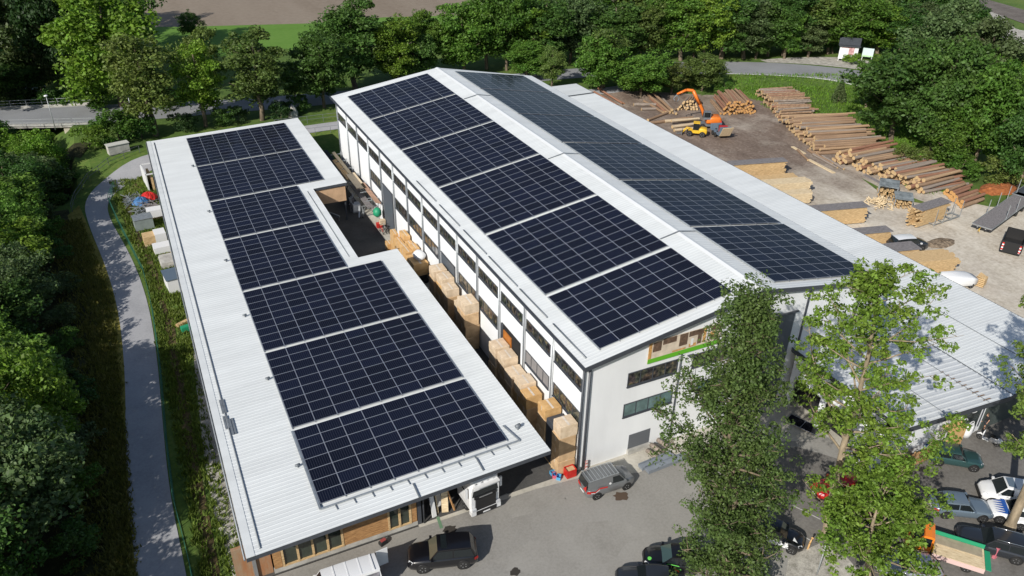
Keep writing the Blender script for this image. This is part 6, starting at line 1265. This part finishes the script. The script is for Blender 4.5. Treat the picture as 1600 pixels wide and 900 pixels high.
t, l = board('white notice board with dark roof and red poster beside the lay-by', 1308, 1337, (95,97), 3.2, PLASTW, ANTH, False)
mb = MB(); mb.box(-.3,l+.3,-.5,.3,3.25,3.4); mb.beam((-.3,.6,4.2),(l+.3,.6,4.2),.2,1.6); mb.build('roof', ANTH, t); mb = MB(); mb.box(l*.5,l*.78,-.08,-.063,1.4,3.0); mb.box(l*.1,l*.8,-.08,-.063,2.9,3.1); mb.build('poster', mat('poster_red', (.42,.08,.09), .6, 0, .5, 2, col2=(.7,.45,.45)), t); mb = MB(); mb.box(l*.25,l*.8,-.08,-.063,.62,.85); mb.build('lettering', BLACKP, t)
t, l = board('white board with pale green lower edge on two posts by the lay-by', 1345, 1362, (93,95), 2.6, mat('pale_blue_board', (.55,.68,.66), .6), None, True)
mb = MB(); mb.box(.1,l-.1,-.08,-.063,.76,1.05); mb.build('green_edge', mat('pale_green', (.42,.68,.35), .6), t)
# ------------------------------------------------------------------ terrace, lamp, person
t = thing('terrace_fence', 'brown timber fence running along the terrace in front of the shed', 'fence', (23.2,-10.9,.03)); mb = MB(); [mb.box(0,5.6,-.05,.05,.1+k*.23,.31+k*.23) for k in range(6)]; mb.build('boards', LARCH, t); mb = MB(); [mb.box(5.6*k/5-.06,5.6*k/5+.06,.053,.15,0,1.5) for k in range(6)]; mb.build('post', WOOD, t)
t = thing('timber_porch', 'orange brown timber porch screen beside the glazed shed door', 'porch', (28.9,-10.95,.03)); mb = MB(); [mb.box(0,2.1,-.06,.06,.05+k*.2,.235+k*.2) for k in range(12)]; mb.build('boards', ORC, t); mb = MB(); mb.box(-.05,2.15,-.1,.7,2.46,2.52); mb.build('canopy', ORC, t); mb = MB(); mb.box(0,2.1,.07,.8,.2,.26); mb.build('deck', LARCH, t)
t = thing('metal_stairs', 'dark slatted metal stairs beside the timber fence', 'stairs', at(1378,734)+Vector((0,0,.03)), R(52)); mb = MB(); [mb.box(k*.36,k*.36+.24,-.9,.9,.1+.05*k,.15+.05*k) for k in range(13)]; mb.build('steps', GREYM, t); mb = MB(); [mb.beam((0,s*.95,.15),(4.7,s*.95,.8),.06,.2) for s in (1,-1)]; mb.build('stringer', ANTH, t)
t = thing('garden_cart', 'bright blue cart behind the dark green car', 'cart', at(1452,708)+Vector((0,0,.03)), R(40)); mb = MB(); mb.box(-1.0,-.1,-.5,.5,.35,.9); mb.box(.2,1.1,-.5,.5,.35,.8); mb.build('cart_body', mat('bright_blue', (.03,.22,.6), .45), t); mb = MB(); mb.box(-.1,.2,-.3,.3,.4,.6); mb.build('frame', BLACKP, t); [wheel(t, x, s*.5, .22, s) for x in (-.6,.7) for s in (1,-1)]
t = thing('waste_sack', 'white tall waste sack standing by the shed wall', 'sack', at(1508,681)+Vector((0,0,.03))); mb = MB(); mb.loft([[(math.cos(a*.63)*r*.45, math.sin(a*.63)*r*.4, z) for a in range(10)] for r,z in ((.9,0),(1,.4),(1,1.2),(.8,1.4))]); mb.build('sack', PLASTW, t)
def scooter():
    t = thing('motor_scooter', 'white motor scooter with black seat parked near the person', 'scooter', at(1543,692)+Vector((0,0,.03)), math.atan2(*(at(1529,686)-at(1557,699)).yx))
    mb = MB(); mb.loft([[(x,y*w,z0+(z1-z0)*f) for y,f in ((-1,0),(-1,.7),(-.6,1),(.6,1),(1,.7),(1,0))] for x,w,z0,z1 in ((-1.0,.08,.6,.72),(-.8,.2,.45,.84),(-.2,.21,.35,.78),(-.02,.17,.25,.5))]); mb.box(-.02,.46,-.17,.17,.22,.30); mb.loft([[(x+z*-.12,y*w,z) for y in (-1,-.5,.5,1)]+[(x+.07+z*-.12,y*w,z) for y in (1,.5,-.5,-1)] for x,w,z in ((.5,.14,.25),(.54,.24,.6),(.58,.22,.9),(.6,.12,1.05))]); mb.loft([[(x,y*.09,z) for y in (-1,1)]+[(x+.02,y*.07,z+.1) for y in (1,-1)] for x,z in ((.5,.5),(.75,.6),(.98,.42))]); mb.build('body', PLASTW, t)
    mb = MB(); mb.loft([[(x,y*w,z) for y,z in ((-1,.8),(-.8,.92),(.8,.92),(1,.8))] for x,w in ((-.6,.16),(-.3,.2),(.0,.14))]); mb.build('seat', BLACKP, t); mb = MB(); mb.bar((.55,-.36,1.1),(.55,.36,1.1),.03); mb.build('handlebar', BLACKP, t)
    for x in (-.65,.72): wheel(t, x, 0, .24, 1, .6)
scooter()
# person: one continuous skin surface
def person(label, loc, rz, shirt, short, skin, hair):
    t = thing('person', label, 'person', loc, rz); V = []; E = []; Rd = []
    def add(p, r, par=None):
        V.append(p); Rd.append(r); k = len(V)-1
        if par is not None: E.append((par, k))
        return k
    pel = add((0,0,.95), (.15,.11)); sp = add((0,.01,1.15), (.14,.10), pel); ch = add((0,.0,1.38), (.17,.11), sp); nk = add((0,.01,1.52), (.06,.06), ch); hd = add((0,-.02,1.62), (.085,.1), nk); tp = add((0,-.01,1.74), (.075,.09), hd)
    for s in (1,-1):
        hip = add((s*.1,0,.9), (.095,.1), pel); kn = add((s*.12,-.03,.5), (.06,.065), hip); an = add((s*.13,.03,.09), (.04,.045), kn); add((s*.14,-.14,.035), (.04,.03), an)
        sh = add((s*.19,.0,1.42), (.06,.06), ch); el = add((s*.26,.03,1.14), (.042,.042), sh); wr = add((s*.22,-.16,.97), (.028,.03), el); pm = add((s*.21,-.24,.94), (.03,.02), wr)
        for j in range(4): f = add((s*(.185+.018*j),-.30,.925), (.009,.009), pm); add((s*(.185+.018*j),-.335-.006*(j in (1,2)),.905), (.008,.008), f)
        th = add((s*.175,-.25,.945), (.010,.010), wr); add((s*.165,-.285,.935), (.008,.008), th)
    me = bpy.data.meshes.new('body'); me.from_pydata(V, E, []); o = link('body', me, t); md = o.modifiers.new('skin', 'SKIN')
    for i, r in enumerate(Rd): me.skin_vertices[0].data[i].radius = r
    me.skin_vertices[0].data[0].use_root = True; o.modifiers.new('sub', 'SUBSURF').levels = 2
    dg = bpy.context.evaluated_depsgraph_get(); m2 = bpy.data.meshes.new_from_object(o.evaluated_get(dg)); o.modifiers.clear(); o.data = m2
    for q in (skin, shirt, short, BLACKP): m2.materials.append(q)
    for f in m2.polygons:
        z = f.center.z; x = abs(f.center.x); f.use_smooth = True
        f.material_index = 3 if z < .09 else (2 if .55 < z < .98 and x < .22 and f.center.y > -.15 else (1 if .98 <= z < 1.5 and (x < .2 or z > 1.2) else 0))
    mb = MB(); mb.lathe([(.0,.13),(.06,.12),(.095,.07),(.102,.0),(.09,-.05)], 0, 14, c=(0,.015,1.69)); mb.build('hair', hair, t)
    mb = MB(); mb.bar((0,-.10,1.65),(0,-.125,1.63),.013); [mb.bar((s*.033,-.088,1.67),(s*.033,-.098,1.67),.010) for s in (1,-1)]; [mb.bar((s*.085,-.01,1.65),(s*.1,0,1.66),.022) for s in (1,-1)]; mb.build('face_features', skin, t)
person('person in black shirt and dark shorts standing in the tree shade by the shed', at(1534,671)+Vector((0,0,.03)), R(-70), mat('black_shirt', (.012,.012,.014), .85), mat('dark_shorts', (.03,.032,.04), .85), mat('skin', (.48,.27,.18), .5), mat('brown_hair', (.06,.035,.02), .7))
t = thing('street_lamp', 'grey parking lamp with flat head at the gravel bed', 'lamp', at(1276,898)+Vector((0,0,.03))); mb = MB(); mb.bar((0,0,0),(0,0,3.6),.05,0,8); mb.build('pole', RAILG, t); mb = MB(); mb.beam((-.05,0,3.65),(.75,.1,3.62),.3,.08); mb.build('lamp_head', RAILG, t)
t = thing('bent_post', 'orange rusty bent post at the edge of the gravel bed', 'post', at(1262,858)+Vector((0,0,.03))); mb = MB(); mb.tube([(0,0,0),(.05,0,.6),(.3,.1,.85)], [.07,.07,.05]); mb.build('post', ORC, t); mb = MB(); mb.bar((.3,.1,.85),(.36,.12,.86),.09,0,8); mb.build('cap', ORC, t)
t = thing('pink_post', 'pink metal post beside the estate car', 'post', at(1553,872)+Vector((0,0,.03))); mb = MB(); mb.box(-.14,.14,-.1,.1,0,1.0); mb.build('post', mat('pink_paint', (.55,.16,.20), .6), t); mb = MB(); mb.box(-.16,.16,-.12,.12,1.003,1.05); mb.build('cap', MATS['pink_paint'], t)
# dusty lighter places in the yard surface
DUSTM = ground_mat('dusty_asphalt', [(.235,.225,.206),(.288,.278,.256),(.325,.314,.29)], .3, 5, .95, bump=.1)
for pl in (((770,880),(850,838),(950,812),(1010,830),(960,880),(860,905)),((780,780),(850,760),(890,768),(880,785),(800,806)),((1060,760),(1120,735),(1160,760),(1100,800))):
    mb = MB(); q = [at(*p_) for p_ in pl]; n_ = len(q); g = random.Random(int(pl[0][0])); P = []
    for i in range(n_):
        a, b = q[i], q[(i+1) % n_]
        for k in range(7): c = a.lerp(b, k/7); P.append((c.x+g.uniform(-.35,.35), c.y+g.uniform(-.35,.35), .027))
    mb.face(P); tag(mb.build('dusty_patch', DUSTM), kind='structure')
# painted parking lines and stains on the ground
WL = mat('worn_white_paint', (.45,.44,.42), .85, 0, .25, 2)
for i,(pa,pb) in enumerate((((1238,790),(1282,812)),((1238,828),(1268,846)))):
    a, b = at(*pa), at(*pb); mb = MB(); d = (b-a).normalized(); s = Vector((-d.y,d.x,0))*.045; mb.face([(p_.x,p_.y,.038) for p_ in (a-s,b-s,b+s,a+s)]); tag(mb.build('parking_line', WL), kind='structure')
a, b = at(690,826), at(684,808); mb = MB(); mb.face([(a.x-.12,a.y,.036),(a.x+.12,a.y,.036),(b.x+.12,b.y,.036),(b.x-.12,b.y,.036)]); tag(mb.build('green_ground_stripe', mat('green_floor_paint', (.12,.22,.13), .9)), kind='structure')
for nm,(u,v),r,c in (('oil_stain',(703,828),.45,(.035,.03,.025)),('rust_stain_patch',(970,776),.5,(.09,.06,.04)),('oil_stain',(805,894),.35,(.06,.05,.04))):
    c0 = at(u,v); g = random.Random(u); mb = MB(); mb.face([(c0.x+math.cos(k*.42)*r*g.uniform(.7,1.2)*1.2, c0.y+math.sin(k*.42)*r*g.uniform(.7,1.2), .036) for k in range(15)]); tag(mb.build(nm, mat(nm+'_colour', c, .9)), kind='structure')
